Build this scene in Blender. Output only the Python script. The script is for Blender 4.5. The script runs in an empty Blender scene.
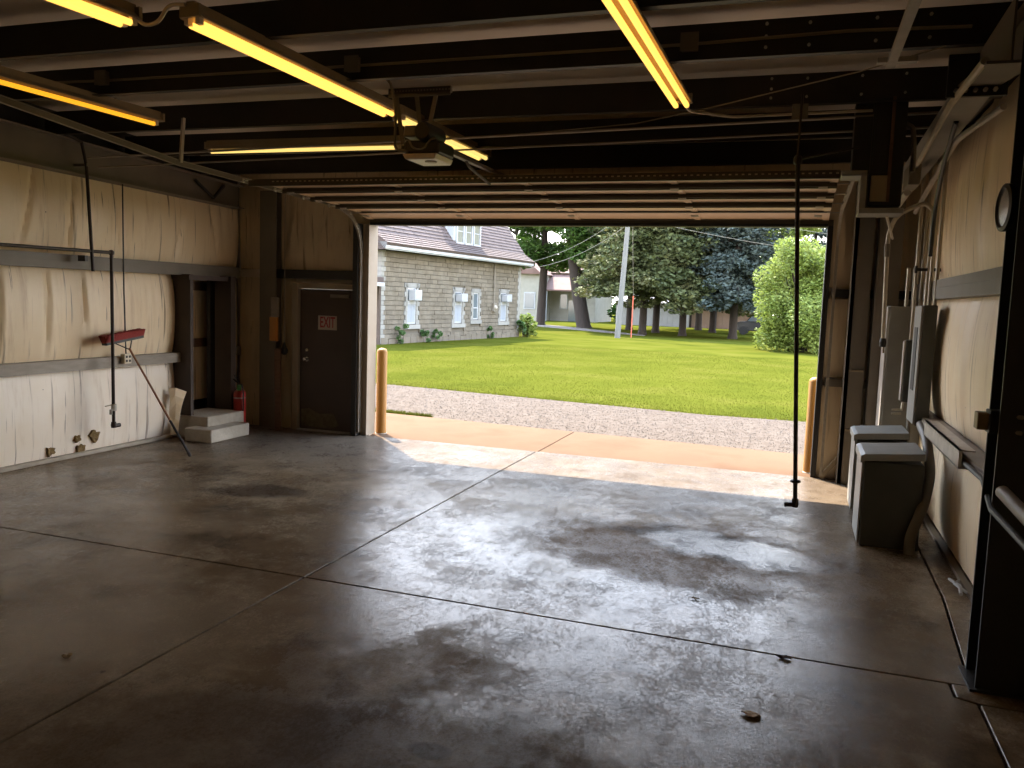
import bpy, bmesh, math, random
import numpy as np
from mathutils import Vector, Matrix
random.seed(7); rng = np.random.default_rng(7)
C = bpy.context.scene.collection
S = bpy.context.scene

# ---------------------------------------------------------------- camera
cam = bpy.data.objects.new('camera', bpy.data.cameras.new('camera')); C.objects.link(cam); S.camera = cam
yaw, pit, rol = -.325, .1005, -.034
cy, sy, cp, sp, cr, sr = math.cos(yaw), math.sin(yaw), math.cos(pit), math.sin(pit), math.cos(rol), math.sin(rol)
fwd = Vector((sy*cp, cy*cp, -sp)); right = Vector((cy, -sy, 0)); down = fwd.cross(right)
r2 = cr*right + sr*down; d2 = -sr*right + cr*down
cam.matrix_world = Matrix(((r2.x, -d2.x, -fwd.x, 0), (r2.y, -d2.y, -fwd.y, 0), (r2.z, -d2.z, -fwd.z, 1.98), (0, 0, 0, 1)))
cam.data.sensor_width = 36; cam.data.lens = 36*835/1024; cam.data.clip_end = 400

# ---------------------------------------------------------------- sky, sun, exposure
S.view_settings.view_transform = 'Standard'; S.view_settings.look = 'None'
S.view_settings.exposure = 2.15; S.view_settings.gamma = 1.0; S.view_settings.use_curve_mapping = False
SKY_STRENGTH, SUN_STRENGTH = 1.95, 5.0
w = bpy.data.worlds.new('sky'); S.world = w; w.use_nodes = True
wn, wl = w.node_tree.nodes, w.node_tree.links
bg = wn['Background']; bg.inputs[1].default_value = SKY_STRENGTH
tc = wn.new('ShaderNodeTexCoord'); sx = wn.new('ShaderNodeSeparateXYZ'); wl.new(tc.outputs['Generated'], sx.inputs[0])
rp = wn.new('ShaderNodeValToRGB'); wl.new(sx.outputs['Z'], rp.inputs[0]); wl.new(rp.outputs[0], bg.inputs[0])
rp.color_ramp.elements[0].position = 0.0; rp.color_ramp.elements[0].color = (1.0, .92, .83, 1)
rp.color_ramp.elements[1].position = 0.75; rp.color_ramp.elements[1].color = (.50, .68, 1.0, 1)
e = rp.color_ramp.elements.new(.24); e.color = (.85, .89, .98, 1)
sun = bpy.data.objects.new('sun', bpy.data.lights.new('sun', 'SUN')); C.objects.link(sun)
sun.data.energy = SUN_STRENGTH; sun.data.color = (1.0, .88, .72); sun.data.angle = .0093
sun.rotation_euler = Vector((-1.256, 1.40, 2.61)).to_track_quat('Z', 'Y').to_euler()
S.cycles.max_bounces = 10; S.cycles.diffuse_bounces = 7; S.cycles.glossy_bounces = 4
S.cycles.use_denoising = True

# ---------------------------------------------------------------- materials
OUTDOOR = {'apron_concrete', 'gravel_bed', 'gravel_stone', 'lawn_soil', 'grass_blade', 'yellow_paint', 'buff_rock_faced_block', 'mortar', 'pale_quoin', 'mauve_brown_shingle', 'white_paint', 'white_window_infill', 'cream_paint',
           'cream_jamb_trim', 'white_siding', 'peach_siding', 'rusty_roof', 'worn_track', 'deciduous_leaf', 'pine_needles', 'bush_leaf', 'weathered_pole', 'stained_concrete'}
def mat(name, cols, rough=.6, metal=0., scale=4., bump=0., bscale=None, stretch=(1, 1, 1), island=0., spec=None, trans=0., detail=5):
    m = bpy.data.materials.new(name); m.use_nodes = True
    n, l = m.node_tree.nodes, m.node_tree.links; b = n['Principled BSDF']
    b.inputs['Roughness'].default_value = rough; b.inputs['Metallic'].default_value = metal
    if spec is not None: b.inputs['Specular IOR Level'].default_value = spec
    if not isinstance(cols[0], (tuple, list)): cols = [cols]
    if name in OUTDOOR: cols = [tuple(v*.82 for v in c) for c in cols]      # outdoor colours darkened so daylight balances the raised exposure
    t = n.new('ShaderNodeTexCoord'); mp = n.new('ShaderNodeMapping'); mp.inputs['Scale'].default_value = stretch
    l.new(t.outputs['Object'], mp.inputs[0])
    col = None
    if len(cols) > 1:
        nz = n.new('ShaderNodeTexNoise'); nz.inputs['Scale'].default_value = scale; nz.inputs['Detail'].default_value = detail
        l.new(mp.outputs[0], nz.inputs[0])
        r = n.new('ShaderNodeValToRGB'); l.new(nz.outputs[0], r.inputs[0])
        els = r.color_ramp.elements
        while len(els) < len(cols): els.new(.5)
        for i, c in enumerate(cols):
            els[i].position = .3 + .4*i/(len(cols)-1); els[i].color = (*c, 1)
        col = r.outputs[0]
    else:
        rgb = n.new('ShaderNodeRGB'); rgb.outputs[0].default_value = (*cols[0], 1); col = rgb.outputs[0]
    if island:
        g = n.new('ShaderNodeNewGeometry'); mr = n.new('ShaderNodeMapRange')
        mr.inputs['To Min'].default_value = 1-island; mr.inputs['To Max'].default_value = 1+island
        l.new(g.outputs['Random Per Island'], mr.inputs['Value'])
        mx = n.new('ShaderNodeVectorMath'); mx.operation = 'SCALE'; l.new(col, mx.inputs[0]); l.new(mr.outputs[0], mx.inputs['Scale']); col = mx.outputs[0]
    l.new(col, b.inputs['Base Color'])
    if trans:
        b.inputs['Transmission Weight'].default_value = 0
        tr = n.new('ShaderNodeBsdfTranslucent'); l.new(col, tr.inputs[0]); ms = n.new('ShaderNodeMixShader'); ms.inputs[0].default_value = trans
        l.new(b.outputs[0], ms.inputs[1]); l.new(tr.outputs[0], ms.inputs[2]); l.new(ms.outputs[0], n['Material Output'].inputs[0])
    if bump:
        nb = n.new('ShaderNodeTexNoise'); nb.inputs['Scale'].default_value = bscale or scale*4; nb.inputs['Detail'].default_value = 6
        l.new(mp.outputs[0], nb.inputs[0]); bp = n.new('ShaderNodeBump'); bp.inputs['Strength'].default_value = bump; bp.inputs['Distance'].default_value = .02
        l.new(nb.outputs[0], bp.inputs['Height']); l.new(bp.outputs[0], b.inputs['Normal'])
    return m

def emit_mat(name, col, st):
    m = bpy.data.materials.new(name); m.use_nodes = True
    b = m.node_tree.nodes['Principled BSDF']; b.inputs['Base Color'].default_value = (*col, 1)
    b.inputs['Emission Color'].default_value = (*col, 1); b.inputs['Emission Strength'].default_value = st
    return m

class NT:
    """tiny helper for hand-wired materials"""
    def __init__(s, name):
        s.m = bpy.data.materials.new(name); s.m.use_nodes = True
        s.n, s.l = s.m.node_tree.nodes, s.m.node_tree.links; s.b = s.n['Principled BSDF']
        s.tc = s.n.new('ShaderNodeTexCoord').outputs['Object']
    def mapping(s, sc=(1, 1, 1), loc=(0, 0, 0), rot=(0, 0, 0)):
        k = s.n.new('ShaderNodeMapping'); k.inputs['Scale'].default_value = sc; k.inputs['Location'].default_value = loc; k.inputs['Rotation'].default_value = rot
        s.l.new(s.tc, k.inputs[0]); return k.outputs[0]
    def noise(s, scale, detail=6, vec=None, rough=.55, dist=0.):
        k = s.n.new('ShaderNodeTexNoise'); k.inputs['Scale'].default_value = scale; k.inputs['Detail'].default_value = detail
        k.inputs['Roughness'].default_value = rough; k.inputs['Distortion'].default_value = dist
        s.l.new(vec if vec is not None else s.tc, k.inputs[0]); return k.outputs[0]
    def rng(s, v, a, b, c=0., d=1., smooth=True):
        k = s.n.new('ShaderNodeMapRange'); k.interpolation_type = 'SMOOTHSTEP' if smooth else 'LINEAR'
        for i, x in zip(('From Min', 'From Max', 'To Min', 'To Max'), (a, b, c, d)): k.inputs[i].default_value = x
        s.l.new(v, k.inputs['Value']); return k.outputs[0]
    def mix(s, f, a, b):
        k = s.n.new('ShaderNodeMix'); k.data_type = 'RGBA'
        ins = [i for i in k.inputs if i.type == 'RGBA']
        for i, v in zip(ins, (a, b)):
            if isinstance(v, tuple): i.default_value = (*v, 1)
            else: s.l.new(v, i)
        if isinstance(f, float): k.inputs[0].default_value = f
        else: s.l.new(f, k.inputs[0])
        return [o for o in k.outputs if o.type == 'RGBA'][0]
    def math(s, op, a, b=0.):
        k = s.n.new('ShaderNodeMath'); k.operation = op
        for i, v in zip(k.inputs, (a, b)):
            if isinstance(v, (int, float)): i.default_value = v
            else: s.l.new(v, i)
        return k.outputs[0]
    def blob(s, cx, cyy, rx, ry, rot=0., wob=.5, wscale=1.2, soft=.35):
        """1 inside a ragged ellipse on the floor, 0 outside"""
        k = s.n.new('ShaderNodeVectorMath'); k.operation = 'SUBTRACT'; s.l.new(s.tc, k.inputs[0]); k.inputs[1].default_value = (cx, cyy, 0)
        q = s.n.new('ShaderNodeMapping'); q.vector_type = 'TEXTURE'; q.inputs['Rotation'].default_value = (0, 0, rot); q.inputs['Scale'].default_value = (rx, ry, 1)
        s.l.new(k.outputs[0], q.inputs[0])
        ln = s.n.new('ShaderNodeVectorMath'); ln.operation = 'LENGTH'; s.l.new(q.outputs[0], ln.inputs[0])
        nz = s.noise(wscale, 6); d = s.math('ADD', ln.outputs['Value'], s.math('MULTIPLY', s.math('SUBTRACT', nz, .5), wob*2))
        return s.rng(d, 1-soft, 1+soft, 1, 0)
    def bump(s, h, st, dist=.02):
        k = s.n.new('ShaderNodeBump'); k.inputs['Strength'].default_value = st; k.inputs['Distance'].default_value = dist
        s.l.new(h, k.inputs['Height']); s.l.new(k.outputs[0], s.b.inputs['Normal'])

def floor_material():
    t = NT('stained_concrete')
    big = t.noise(.55, 7, rough=.6); mid = t.noise(2.3, 9, rough=.68); fine = t.noise(30, 6, rough=.75)
    c = t.mix(t.rng(big, .35, .65), (.138, .093, .052), (.222, .168, .106))
    c = t.mix(t.rng(mid, .44, .66, 0, .85), c, (.33, .265, .18))
    c = t.mix(t.rng(t.noise(1.1, 9, vec=t.mapping(loc=(7, 3, 0)), rough=.62), .48, .66, 0, .85), c, (.070, .050, .032))
    c = t.mix(t.rng(t.noise(.9, 6, vec=t.mapping(loc=(1, 9, 0))), .55, .72, 0, .6), c, (.20, .135, .07))
    # the pale dried patch left of the crossing joints, the oily puddle, the dark foreground spots
    c = t.mix(t.math('MULTIPLY', t.blob(-3.6, 3.8, .95, .5, .4), .6), c, (.31, .245, .165))
    c = t.mix(t.math('MULTIPLY', t.blob(-5.0, 5.6, .8, .3, .2, wob=.8), .5), c, (.29, .225, .15))
    c = t.mix(t.math('MULTIPLY', t.blob(-.75, 6.7, 1.15, .85, -.2, wob=.75, wscale=1.5), .85), c, (.15, .10, .058))
    c = t.mix(t.math('MULTIPLY', t.blob(-.45, 7.0, .85, .36, -.3, wob=1., wscale=2.2), .9), c, (.045, .034, .025))
    c = t.mix(t.math('MULTIPLY', t.blob(-.72, 4.4, .14, .075, 0, .25, 4, .15), .7), c, (.06, .05, .042))
    c = t.mix(t.math('MULTIPLY', t.blob(-1.4, 3.2, .1, .07, 0, .3, 4, .2), .9), c, (.02, .02, .022))
    c = t.mix(t.math('MULTIPLY', t.blob(-1.9, 2.9, 1.3, .6, .2, wob=.9, wscale=1.4), .6), c, (.10, .07, .042))
    c = t.mix(t.math('MULTIPLY', t.blob(-5.0, 6.9, .5, .22, .3, wob=.5), .8), c, (.055, .04, .028))
    c = t.mix(t.rng(fine, .55, .8, 0, .4), c, (.06, .045, .03))
    spots = t.noise(9, 3, vec=t.mapping(loc=(4, 4, 0)))
    c = t.mix(t.rng(spots, .70, .76, 0, .7), c, (.05, .036, .024))
    # floor by the door: darker colour put in to tame the sunlit strip
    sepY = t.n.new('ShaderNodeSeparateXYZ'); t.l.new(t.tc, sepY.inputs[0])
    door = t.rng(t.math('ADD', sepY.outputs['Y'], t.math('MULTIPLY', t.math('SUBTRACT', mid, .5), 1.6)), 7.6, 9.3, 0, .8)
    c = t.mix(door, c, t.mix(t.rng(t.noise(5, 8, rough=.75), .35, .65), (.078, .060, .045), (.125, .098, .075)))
    c = t.mix(t.rng(t.noise(75, 5, rough=.8), .45, .75, 0, .55), c, (.05, .04, .03))
    t.l.new(c, t.b.inputs['Base Color'])
    # gloss: sealed concrete scuffed dull in streaks and patches
    sc = t.noise(9, 10, vec=t.mapping(sc=(1.5, .7, 1), rot=(0, 0, .5)), rough=.85)
    sc2 = t.noise(1.5, 10, vec=t.mapping(loc=(2, 5, 0)), rough=.78)
    speck = t.noise(38, 6, vec=t.mapping(sc=(1.3, .8, 1), rot=(0, 0, .5)), rough=.85)
    scuff = t.math('ADD', t.math('ADD', t.math('MULTIPLY', sc, .30), t.math('MULTIPLY', sc2, .35)), t.math('MULTIPLY', speck, .35))
    r = t.rng(scuff, .44, .57, .10, .30)
    wet = t.blob(-.35, 6.95, .75, .33, -.3, wob=1.1, wscale=2.8)
    dull = t.blob(-.75, 6.7, 1.2, .85, -.2, wob=.75, wscale=1.5)
    r = t.math('ADD', r, t.math('MULTIPLY', dull, .3))
    r = t.math('SUBTRACT', r, t.math('MULTIPLY', wet, .36))
    brown = t.math('MAXIMUM', t.blob(-2.0, 2.7, 2.0, .75, .2, wob=.9, wscale=1.4), t.blob(-1.9, 3.9, .5, .5, .2, wob=1.2, wscale=2))
    r = t.math('ADD', r, t.math('MULTIPLY', brown, .28))
    near_door = t.rng(t.math('ADD', sepY.outputs['Y'], t.math('MULTIPLY', t.math('SUBTRACT', mid, .5), 1.6)), 5.2, 8.4)  # gloss cut towards the door to hold down the sky glare
    r = t.math('ADD', r, t.math('MULTIPLY', near_door, .12))
    r = t.math('MAXIMUM', r, .10)
    t.l.new(r, t.b.inputs['Roughness'])
    # the sealer is worn away in the brown places, so they shine less
    sp = t.math('MULTIPLY', t.math('MULTIPLY', t.rng(scuff, .455, .545, .34, .05), t.rng(brown, 0, 1, 1, .35)), t.rng(dull, 0, 1, 1, .35))
    sp = t.math('ADD', sp, t.math('MULTIPLY', wet, .12))
    t.l.new(t.math('MULTIPLY', sp, t.rng(near_door, 0, 1, 1, .3)), t.b.inputs['Specular IOR Level'])
    t.bump(t.math('ADD', sc, t.math('MULTIPLY', fine, .6)), .35, .006)
    return t.m

def insulation_material(name, lo, hi, horiz):
    """vinyl faced blanket insulation with runs of dirt down the pleats"""
    t = NT(name)
    st = (1, 3.2, .35) if horiz == 'y' else (3.2, 1, .35)
    streak = t.noise(2.2, 8, vec=t.mapping(sc=st), rough=.7); mott = t.noise(1.3, 6)
    c = t.mix(t.rng(mott, .3, .7), lo, hi)
    c = t.mix(t.rng(streak, .50, .76, 0, .65), c, tuple(x*y for x, y in zip(lo, (.62, .52, .40))))
    st2 = (1, 11, .5) if horiz == 'y' else (11, 1, .5)
    c = t.mix(t.rng(t.noise(1.6, 5, vec=t.mapping(sc=st2, loc=(3, 1, 2))), .60, .72, 0, .8), c, (.20, .13, .065))
    c = t.mix(t.rng(t.noise(3.1, 4, vec=t.mapping(sc=(st2[0]*.8, st2[1]*.8, .4), loc=(8, 2, 5), rot=(.22, .1, 0))), .66, .72, 0, .85), c, (.16, .10, .05))
    sp = t.noise(13, 2, vec=t.mapping(loc=(1, 2, 3))); c = t.mix(t.rng(sp, .76, .79, 0, .8), c, (.10, .07, .04))
    t.l.new(c, t.b.inputs['Base Color']); t.b.inputs['Roughness'].default_value = .42
    t.bump(t.noise(60, 3, vec=t.mapping(sc=(1, 1, .2))), .12, .004)
    return t.m

M = {}
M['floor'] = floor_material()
M['insul'] = insulation_material('insulation_left', (.88, .71, .47), (.92, .78, .56), 'y')
M['insul_w'] = insulation_material('insulation_low', (.88, .77, .61), (.93, .85, .73), 'y')
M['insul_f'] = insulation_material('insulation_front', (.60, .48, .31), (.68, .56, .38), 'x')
M['insul_c'] = mat('ceiling_insulation', [(.86, .76, .64), (.90, .81, .70)], .45, scale=2)
M['steel'] = mat('grey_primer_steel', [(.15, .128, .098), (.19, .165, .128)], .5, .0, scale=3, spec=.4)
M['girt'] = mat('galvanised_girt', [(.22, .19, .15), (.29, .255, .205)], .5, .1, scale=6, stretch=(1, 1, 4))
M['purlin'] = mat('dark_purlin_steel', [(.018, .014, .010), (.03, .024, .017)], .55, .0, scale=4)
M['black'] = mat('black_steel', [(.012, .011, .010), (.022, .02, .018)], .5, scale=5)
M['blackpipe'] = mat('black_pipe', [(.02, .014, .011), (.035, .024, .018)], .4, .3, scale=9)
M['brown'] = mat('brown_painted_post', [(.042, .026, .018), (.06, .038, .027)], .6, scale=4)
M['board'] = mat('brown_board', [(.10, .05, .025), (.16, .085, .045)], .65, scale=5, stretch=(1, 6, 6))
M['galv'] = mat('galvanised_strip', [(.40, .37, .32), (.52, .48, .42)], .4, .1, scale=9)
M['conduit'] = mat('conduit_metal', [(.42, .37, .28), (.54, .48, .37)], .35, .15, scale=7)
M['cpanel'] = mat('grey_enamel', [(.27, .265, .235), (.32, .315, .285)], .42, scale=5)
M['dkenamel'] = mat('dark_green_grey_enamel', [(.052, .053, .042), (.072, .072, .058)], .45, scale=5)
M['conc'] = mat('step_concrete', [(.34, .30, .23), (.46, .41, .33)], .85, scale=6, bump=.3)
M['apron'] = mat('apron_concrete', [(.118, .066, .035), (.146, .086, .049), (.128, .076, .043)], .9, scale=1.1, bump=.2, bscale=30, detail=8, spec=.08)
M['gravel'] = mat('gravel_bed', [(.082, .061, .045), (.110, .085, .066), (.128, .103, .081)], .95, scale=9, bump=.8, bscale=40, detail=9, spec=.05)
M['stone'] = mat('gravel_stone', [(.106, .083, .064), (.144, .117, .094)], .9, scale=2, island=.35, spec=.05)
M['lawn'] = mat('lawn_soil', [(.054, .064, .009), (.072, .079, .011), (.088, .088, .016)], .95, scale=.5, bump=.5, bscale=14, detail=9, spec=.0)
M['grass'] = mat('grass_blade', [(.065, .074, .009), (.090, .093, .013)], .8, scale=.4, island=.15, trans=.35, spec=.0)
M['yellow'] = mat('yellow_paint', [(.40, .175, .018), (.45, .21, .03)], .55, scale=5)
M['amber'] = emit_mat('lit_amber_tube', (1.0, .50, .085), .46)
M['amber_dim'] = emit_mat('lit_deep_amber_tube', (1.0, .42, .02), .28)
M['amber_pale'] = emit_mat('lit_pale_tube', (1.0, .70, .20), .27)
M['fixt'] = mat('fixture_enamel', [(.30, .24, .15), (.36, .29, .18)], .5, scale=4)
M['door'] = mat('dark_brown_door', [(.044, .024, .015), (.058, .033, .022)], .5, scale=3)
M['doorscuff'] = mat('worn_paint', [(.16, .13, .07), (.08, .06, .035)], .8, scale=18)
M['frame'] = mat('olive_door_frame', [(.26, .21, .135), (.31, .25, .165)], .55, scale=4)
M['jamb'] = mat('cream_jamb_trim', [(.36, .285, .20), (.41, .335, .245)], .55, scale=4)
M['white'] = mat('white_paint', [(.36, .375, .385), (.42, .43, .44)], .5, scale=3)
M['cream'] = mat('cream_paint', [(.27, .255, .205), (.32, .305, .25)], .6, scale=2)
M['red'] = mat('red_enamel', [(.36, .022, .018), (.43, .03, .024)], .35, scale=5)
M['redbroom'] = mat('red_bristles', [(.35, .04, .03), (.24, .025, .02)], .75, scale=50, bump=.6, bscale=120)
M['signred'] = mat('sign_red', (.30, .012, .015), .5)
M['signpale'] = mat('sign_cream', (.42, .36, .30), .5)
M['wood'] = mat('broom_handle_wood', [(.30, .13, .055), (.36, .17, .075)], .5, scale=8, stretch=(8, 8, 1))
M['rubber'] = mat('black_rubber', (.012, .012, .012), .7)
M['outlet'] = mat('cream_plastic', (.62, .55, .40), .4)
M['orange'] = mat('orange_card', (.50, .21, .04), .6)
M['green'] = mat('green_tag', (.05, .22, .06), .6)
M['foam'] = mat('torn_foam', [(.13, .08, .03), (.36, .25, .10)], .95, scale=20, bump=.8)
M['panel'] = mat('tan_door_panel', [(.58, .44, .29), (.64, .50, .34)], .45, scale=3)
M['prail'] = mat('shaded_section_rail', [(.075, .06, .034), (.10, .08, .048)], .5, scale=3)  # rails darkened: their backlit shade is put into the colour
M['lens'] = mat('frosted_lens', [(.66, .58, .50), (.72, .65, .57)], .4, scale=4)
M['chrome'] = mat('brushed_metal', (.55, .53, .5), .25, .9)
M['brass'] = mat('brass', (.22, .16, .07), .45, .2)
M['block'] = mat('buff_rock_faced_block', [(.125, .103, .070), (.155, .128, .092), (.17, .146, .108)], .95, scale=2.2, bump=.8, bscale=12, island=.13)
M['mortar'] = mat('mortar', (.125, .108, .08), .95)
M['quoin'] = mat('pale_quoin', [(.235, .225, .198), (.28, .27, .24)], .9, scale=4, island=.1)
M['shingle'] = mat('mauve_brown_shingle', [(.070, .049, .043), (.098, .070, .062), (.082, .058, .051)], .9, scale=1.6, island=.14, bump=.3)
M['glass'] = mat('dark_window_glass', (.10, .12, .13), .08, spec=.7)
M['glassday'] = mat('curtained_window_glass', (.19, .19, .15), .15, spec=.6)
M['panelwhite'] = mat('white_window_infill', (.27, .295, .33), .6)
M['grille'] = mat('grey_grille', (.30, .31, .32), .5)
M['bark'] = mat('dark_bark', [(.020, .014, .010), (.034, .024, .017)], .95, scale=3, stretch=(3, 3, .5), bump=.8)
M['polewood'] = mat('weathered_pole', [(.17, .163, .147), (.21, .205, .187)], .9, scale=3, stretch=(5, 5, .4))
M['redmark'] = mat('red_orange_plastic', (.50, .10, .05), .5)
M['leaf_d'] = mat('deciduous_leaf', [(.035, .085, .014), (.065, .13, .022), (.095, .165, .03)], .6, scale=.5, island=.35, trans=.35, spec=.3)
M['leaf_p'] = mat('pine_needles', [(.050, .066, .022), (.085, .10, .034), (.13, .125, .05)], .7, scale=.45, island=.35, trans=.2, spec=.25)
M['leaf_s'] = mat('blue_spruce_needles', [(.028, .040, .032), (.045, .060, .050), (.066, .082, .070)], .7, scale=.5, island=.3, trans=.15, spec=.25)
M['leaf_b'] = mat('bush_leaf', [(.14, .19, .03), (.20, .26, .05), (.26, .31, .08)], .6, scale=.7, island=.3, trans=.4, spec=.3)
M['leaf_w'] = mat('dark_weed_leaf', [(.04, .09, .02), (.07, .13, .03)], .7, scale=3, island=.3, trans=.3)
M['shedwhite'] = mat('white_siding', [(.27, .262, .245), (.31, .30, .285)], .8, scale=2)
M['shedtan'] = mat('peach_siding', [(.215, .14, .095), (.25, .168, .118)], .8, scale=2)
M['rust'] = mat('rusty_roof', [(.16, .09, .07), (.20, .12, .095)], .85, scale=1.5)
M['path'] = mat('worn_track', [(.12, .095, .075), (.15, .125, .1)], .95, scale=1.5)
M['carpaint'] = mat('dark_car_paint', (.02, .022, .026), .25, spec=.6)
M['dryleaf'] = mat('dry_leaf', [(.34, .22, .10), (.44, .31, .16)], .8, scale=30)
M['dirt'] = mat('dark_joint_dirt', (.028, .022, .017), .95)

# ---------------------------------------------------------------- mesh builder
def vrot(up, d):
    d = Vector(d).normalized(); up = Vector(up); x = d.cross(up)
    if x.length < 1e-6: up = Vector((1, 0, 0)); x = d.cross(up)
    x.normalize(); z = x.cross(d).normalized(); return x, d, z

class MB:
    def __init__(s): s.v = []; s.f = []
    def add(s, vs, fs):
        o = len(s.v); s.v += [tuple(v) for v in vs]; s.f += [tuple(i+o for i in f) for f in fs]; return s
    def box(s, x0, x1, y0, y1, z0, z1):
        return s.add([(x0,y0,z0),(x1,y0,z0),(x1,y1,z0),(x0,y1,z0),(x0,y0,z1),(x1,y0,z1),(x1,y1,z1),(x0,y1,z1)],
                     [(0,3,2,1),(4,5,6,7),(0,1,5,4),(1,2,6,5),(2,3,7,6),(3,0,4,7)])
    def obox(s, p0, p1, wd, ht, up=(0, 0, 1), off=(0, 0)):
        p0, p1 = Vector(p0), Vector(p1); x, d, z = vrot(up, p1-p0)
        vs = []
        for p in (p0, p1):
            for a, b in ((-1,-1),(1,-1),(1,1),(-1,1)): vs.append(p + x*(a*wd/2+off[0]) + z*(b*ht/2+off[1]))
        return s.add(vs, [(0,1,2,3),(7,6,5,4),(0,4,5,1),(1,5,6,2),(2,6,7,3),(3,7,4,0)])
    def cyl(s, p0, p1, r0, r1=None, n=12):
        r1 = r0 if r1 is None else r1; p0, p1 = Vector(p0), Vector(p1); x, d, z = vrot((0, 0, 1), p1-p0); vs = []
        for p, r in ((p0, r0), (p1, r1)):
            for i in range(n): a = 2*math.pi*i/n; vs.append(p + x*(r*math.cos(a)) + z*(r*math.sin(a)))
        fs = [(i, n+i, n+(i+1) % n, (i+1) % n) for i in range(n)] + [tuple(range(n)), tuple(range(2*n-1, n-1, -1))]
        return s.add(vs, fs)
    def tube(s, pts, r, n=8):
        pts = [Vector(p) for p in pts]; vs = []; rs = r if isinstance(r, (list, tuple)) else [r]*len(pts)
        ref = None
        for i, p in enumerate(pts):
            t = (pts[min(i+1, len(pts)-1)] - pts[max(i-1, 0)]).normalized()
            if ref is None: x, _, z = vrot((0, 0, 1), t)
            else:
                x = (ref - t*ref.dot(t)).normalized(); z = x.cross(t).normalized()
            ref = x
            for k in range(n): a = 2*math.pi*k/n; vs.append(p + x*(rs[i]*math.cos(a)) + z*(rs[i]*math.sin(a)))
        m = len(pts)
        fs = [(i*n+k, (i+1)*n+k, (i+1)*n+(k+1) % n, i*n+(k+1) % n) for i in range(m-1) for k in range(n)]
        fs += [tuple(range(n)), tuple(range(m*n-1, (m-1)*n-1, -1))]
        return s.add(vs, fs)
    def lathe(s, c, prof, n=20, axis=(0, 0, 1)):
        c = Vector(c); x, d, z = vrot((0, 1, 0) if abs(Vector(axis).z) > .9 else (0, 0, 1), axis); vs = []
        for r, h in prof:
            for i in range(n): a = 2*math.pi*i/n; vs.append(c + d*h + x*(r*math.cos(a)) + z*(r*math.sin(a)))
        m = len(prof); fs = [(i*n+k, i*n+(k+1) % n, (i+1)*n+(k+1) % n, (i+1)*n+k) for i in range(m-1) for k in range(n)]
        fs += [tuple(range(n-1, -1, -1)), tuple(range((m-1)*n, m*n))]
        return s.add(vs, fs)
    def prism(s, poly, vec):
        """poly: list of 3-D points, extruded along vec"""
        n = len(poly); v = Vector(vec); vs = [Vector(p) for p in poly] + [Vector(p)+v for p in poly]
        fs = [tuple(range(n-1, -1, -1)), tuple(range(n, 2*n))] + [(i, (i+1) % n, n+(i+1) % n, n+i) for i in range(n)]
        return s.add(vs, fs)
    def ibeam(s, p0, p1, depth, width, tf=.012, tw=.008, up=(0, 0, 1)):
        s.obox(p0, p1, width, tf, up, (0, depth/2)); s.obox(p0, p1, width, tf, up, (0, -depth/2)); s.obox(p0, p1, tw, depth, up); return s
    def build(s, name, m, parent=None, smooth=False, bevel=0., origin=None, stuff=False):
        loc = Vector(parent['base']) if parent is not None else Vector(origin if origin is not None else (0, 0, 0))
        me = bpy.data.meshes.new(name); me.from_pydata([tuple(Vector(v)-loc) for v in s.v], [], s.f); me.update()
        bm = bmesh.new(); bm.from_mesh(me); bmesh.ops.recalc_face_normals(bm, faces=bm.faces)
        if bevel:
            ed = [e for e in bm.edges if len(e.link_faces) == 2 and e.calc_face_angle(0) > .6]
            bmesh.ops.bevel(bm, geom=ed, offset=bevel, segments=1, affect='EDGES', clamp_overlap=True)
        bm.to_mesh(me); bm.free()
        if smooth: me.polygons.foreach_set('use_smooth', [True]*len(me.polygons)); me.set_sharp_from_angle(angle=.7)
        me.materials.append(m if not isinstance(m, str) else M[m])
        o = bpy.data.objects.new(name, me); C.objects.link(o); o['base'] = tuple(loc)
        if parent is not None: o.parent = parent
        else: o.location = loc
        if stuff: o['kind'] = 'stuff'
        return o

def thing(name, label, cat, loc=(0, 0, 0), group=None):
    o = bpy.data.objects.new(name, None); C.objects.link(o); o.location = loc; o['base'] = tuple(loc)
    o.empty_display_size = .1
    return tag(o, label, cat, group)
def tag(o, label, cat, group=None):
    o['label'] = label; o['category'] = cat
    if group: o['group'] = group
    return o
def struct(o): o['kind'] = 'structure'; return o
def sname(name, loc=(0, 0, 0)):
    o = bpy.data.objects.new(name, None); C.objects.link(o); o.location = loc; o['base'] = tuple(loc); return struct(o)
def bend(pts, r=.08, k=5):
    """round the corners of a polyline"""
    pts = [Vector(p) for p in pts]; out = [pts[0]]
    for a, b, c in zip(pts, pts[1:], pts[2:]):
        u, v = (a-b), (c-b); q = min(r, u.length*.45, v.length*.45); p0 = b+u.normalized()*q; p1 = b+v.normalized()*q
        for i in range(k+1):
            t = i/k; out.append(p0*(1-t)**2 + b*2*t*(1-t) + p1*t*t)
    return out + [pts[-1]]
def rz(y): return 3.46 + .035*(10.6-y)          # underside of the purlins: the roof falls gently towards the door

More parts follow.
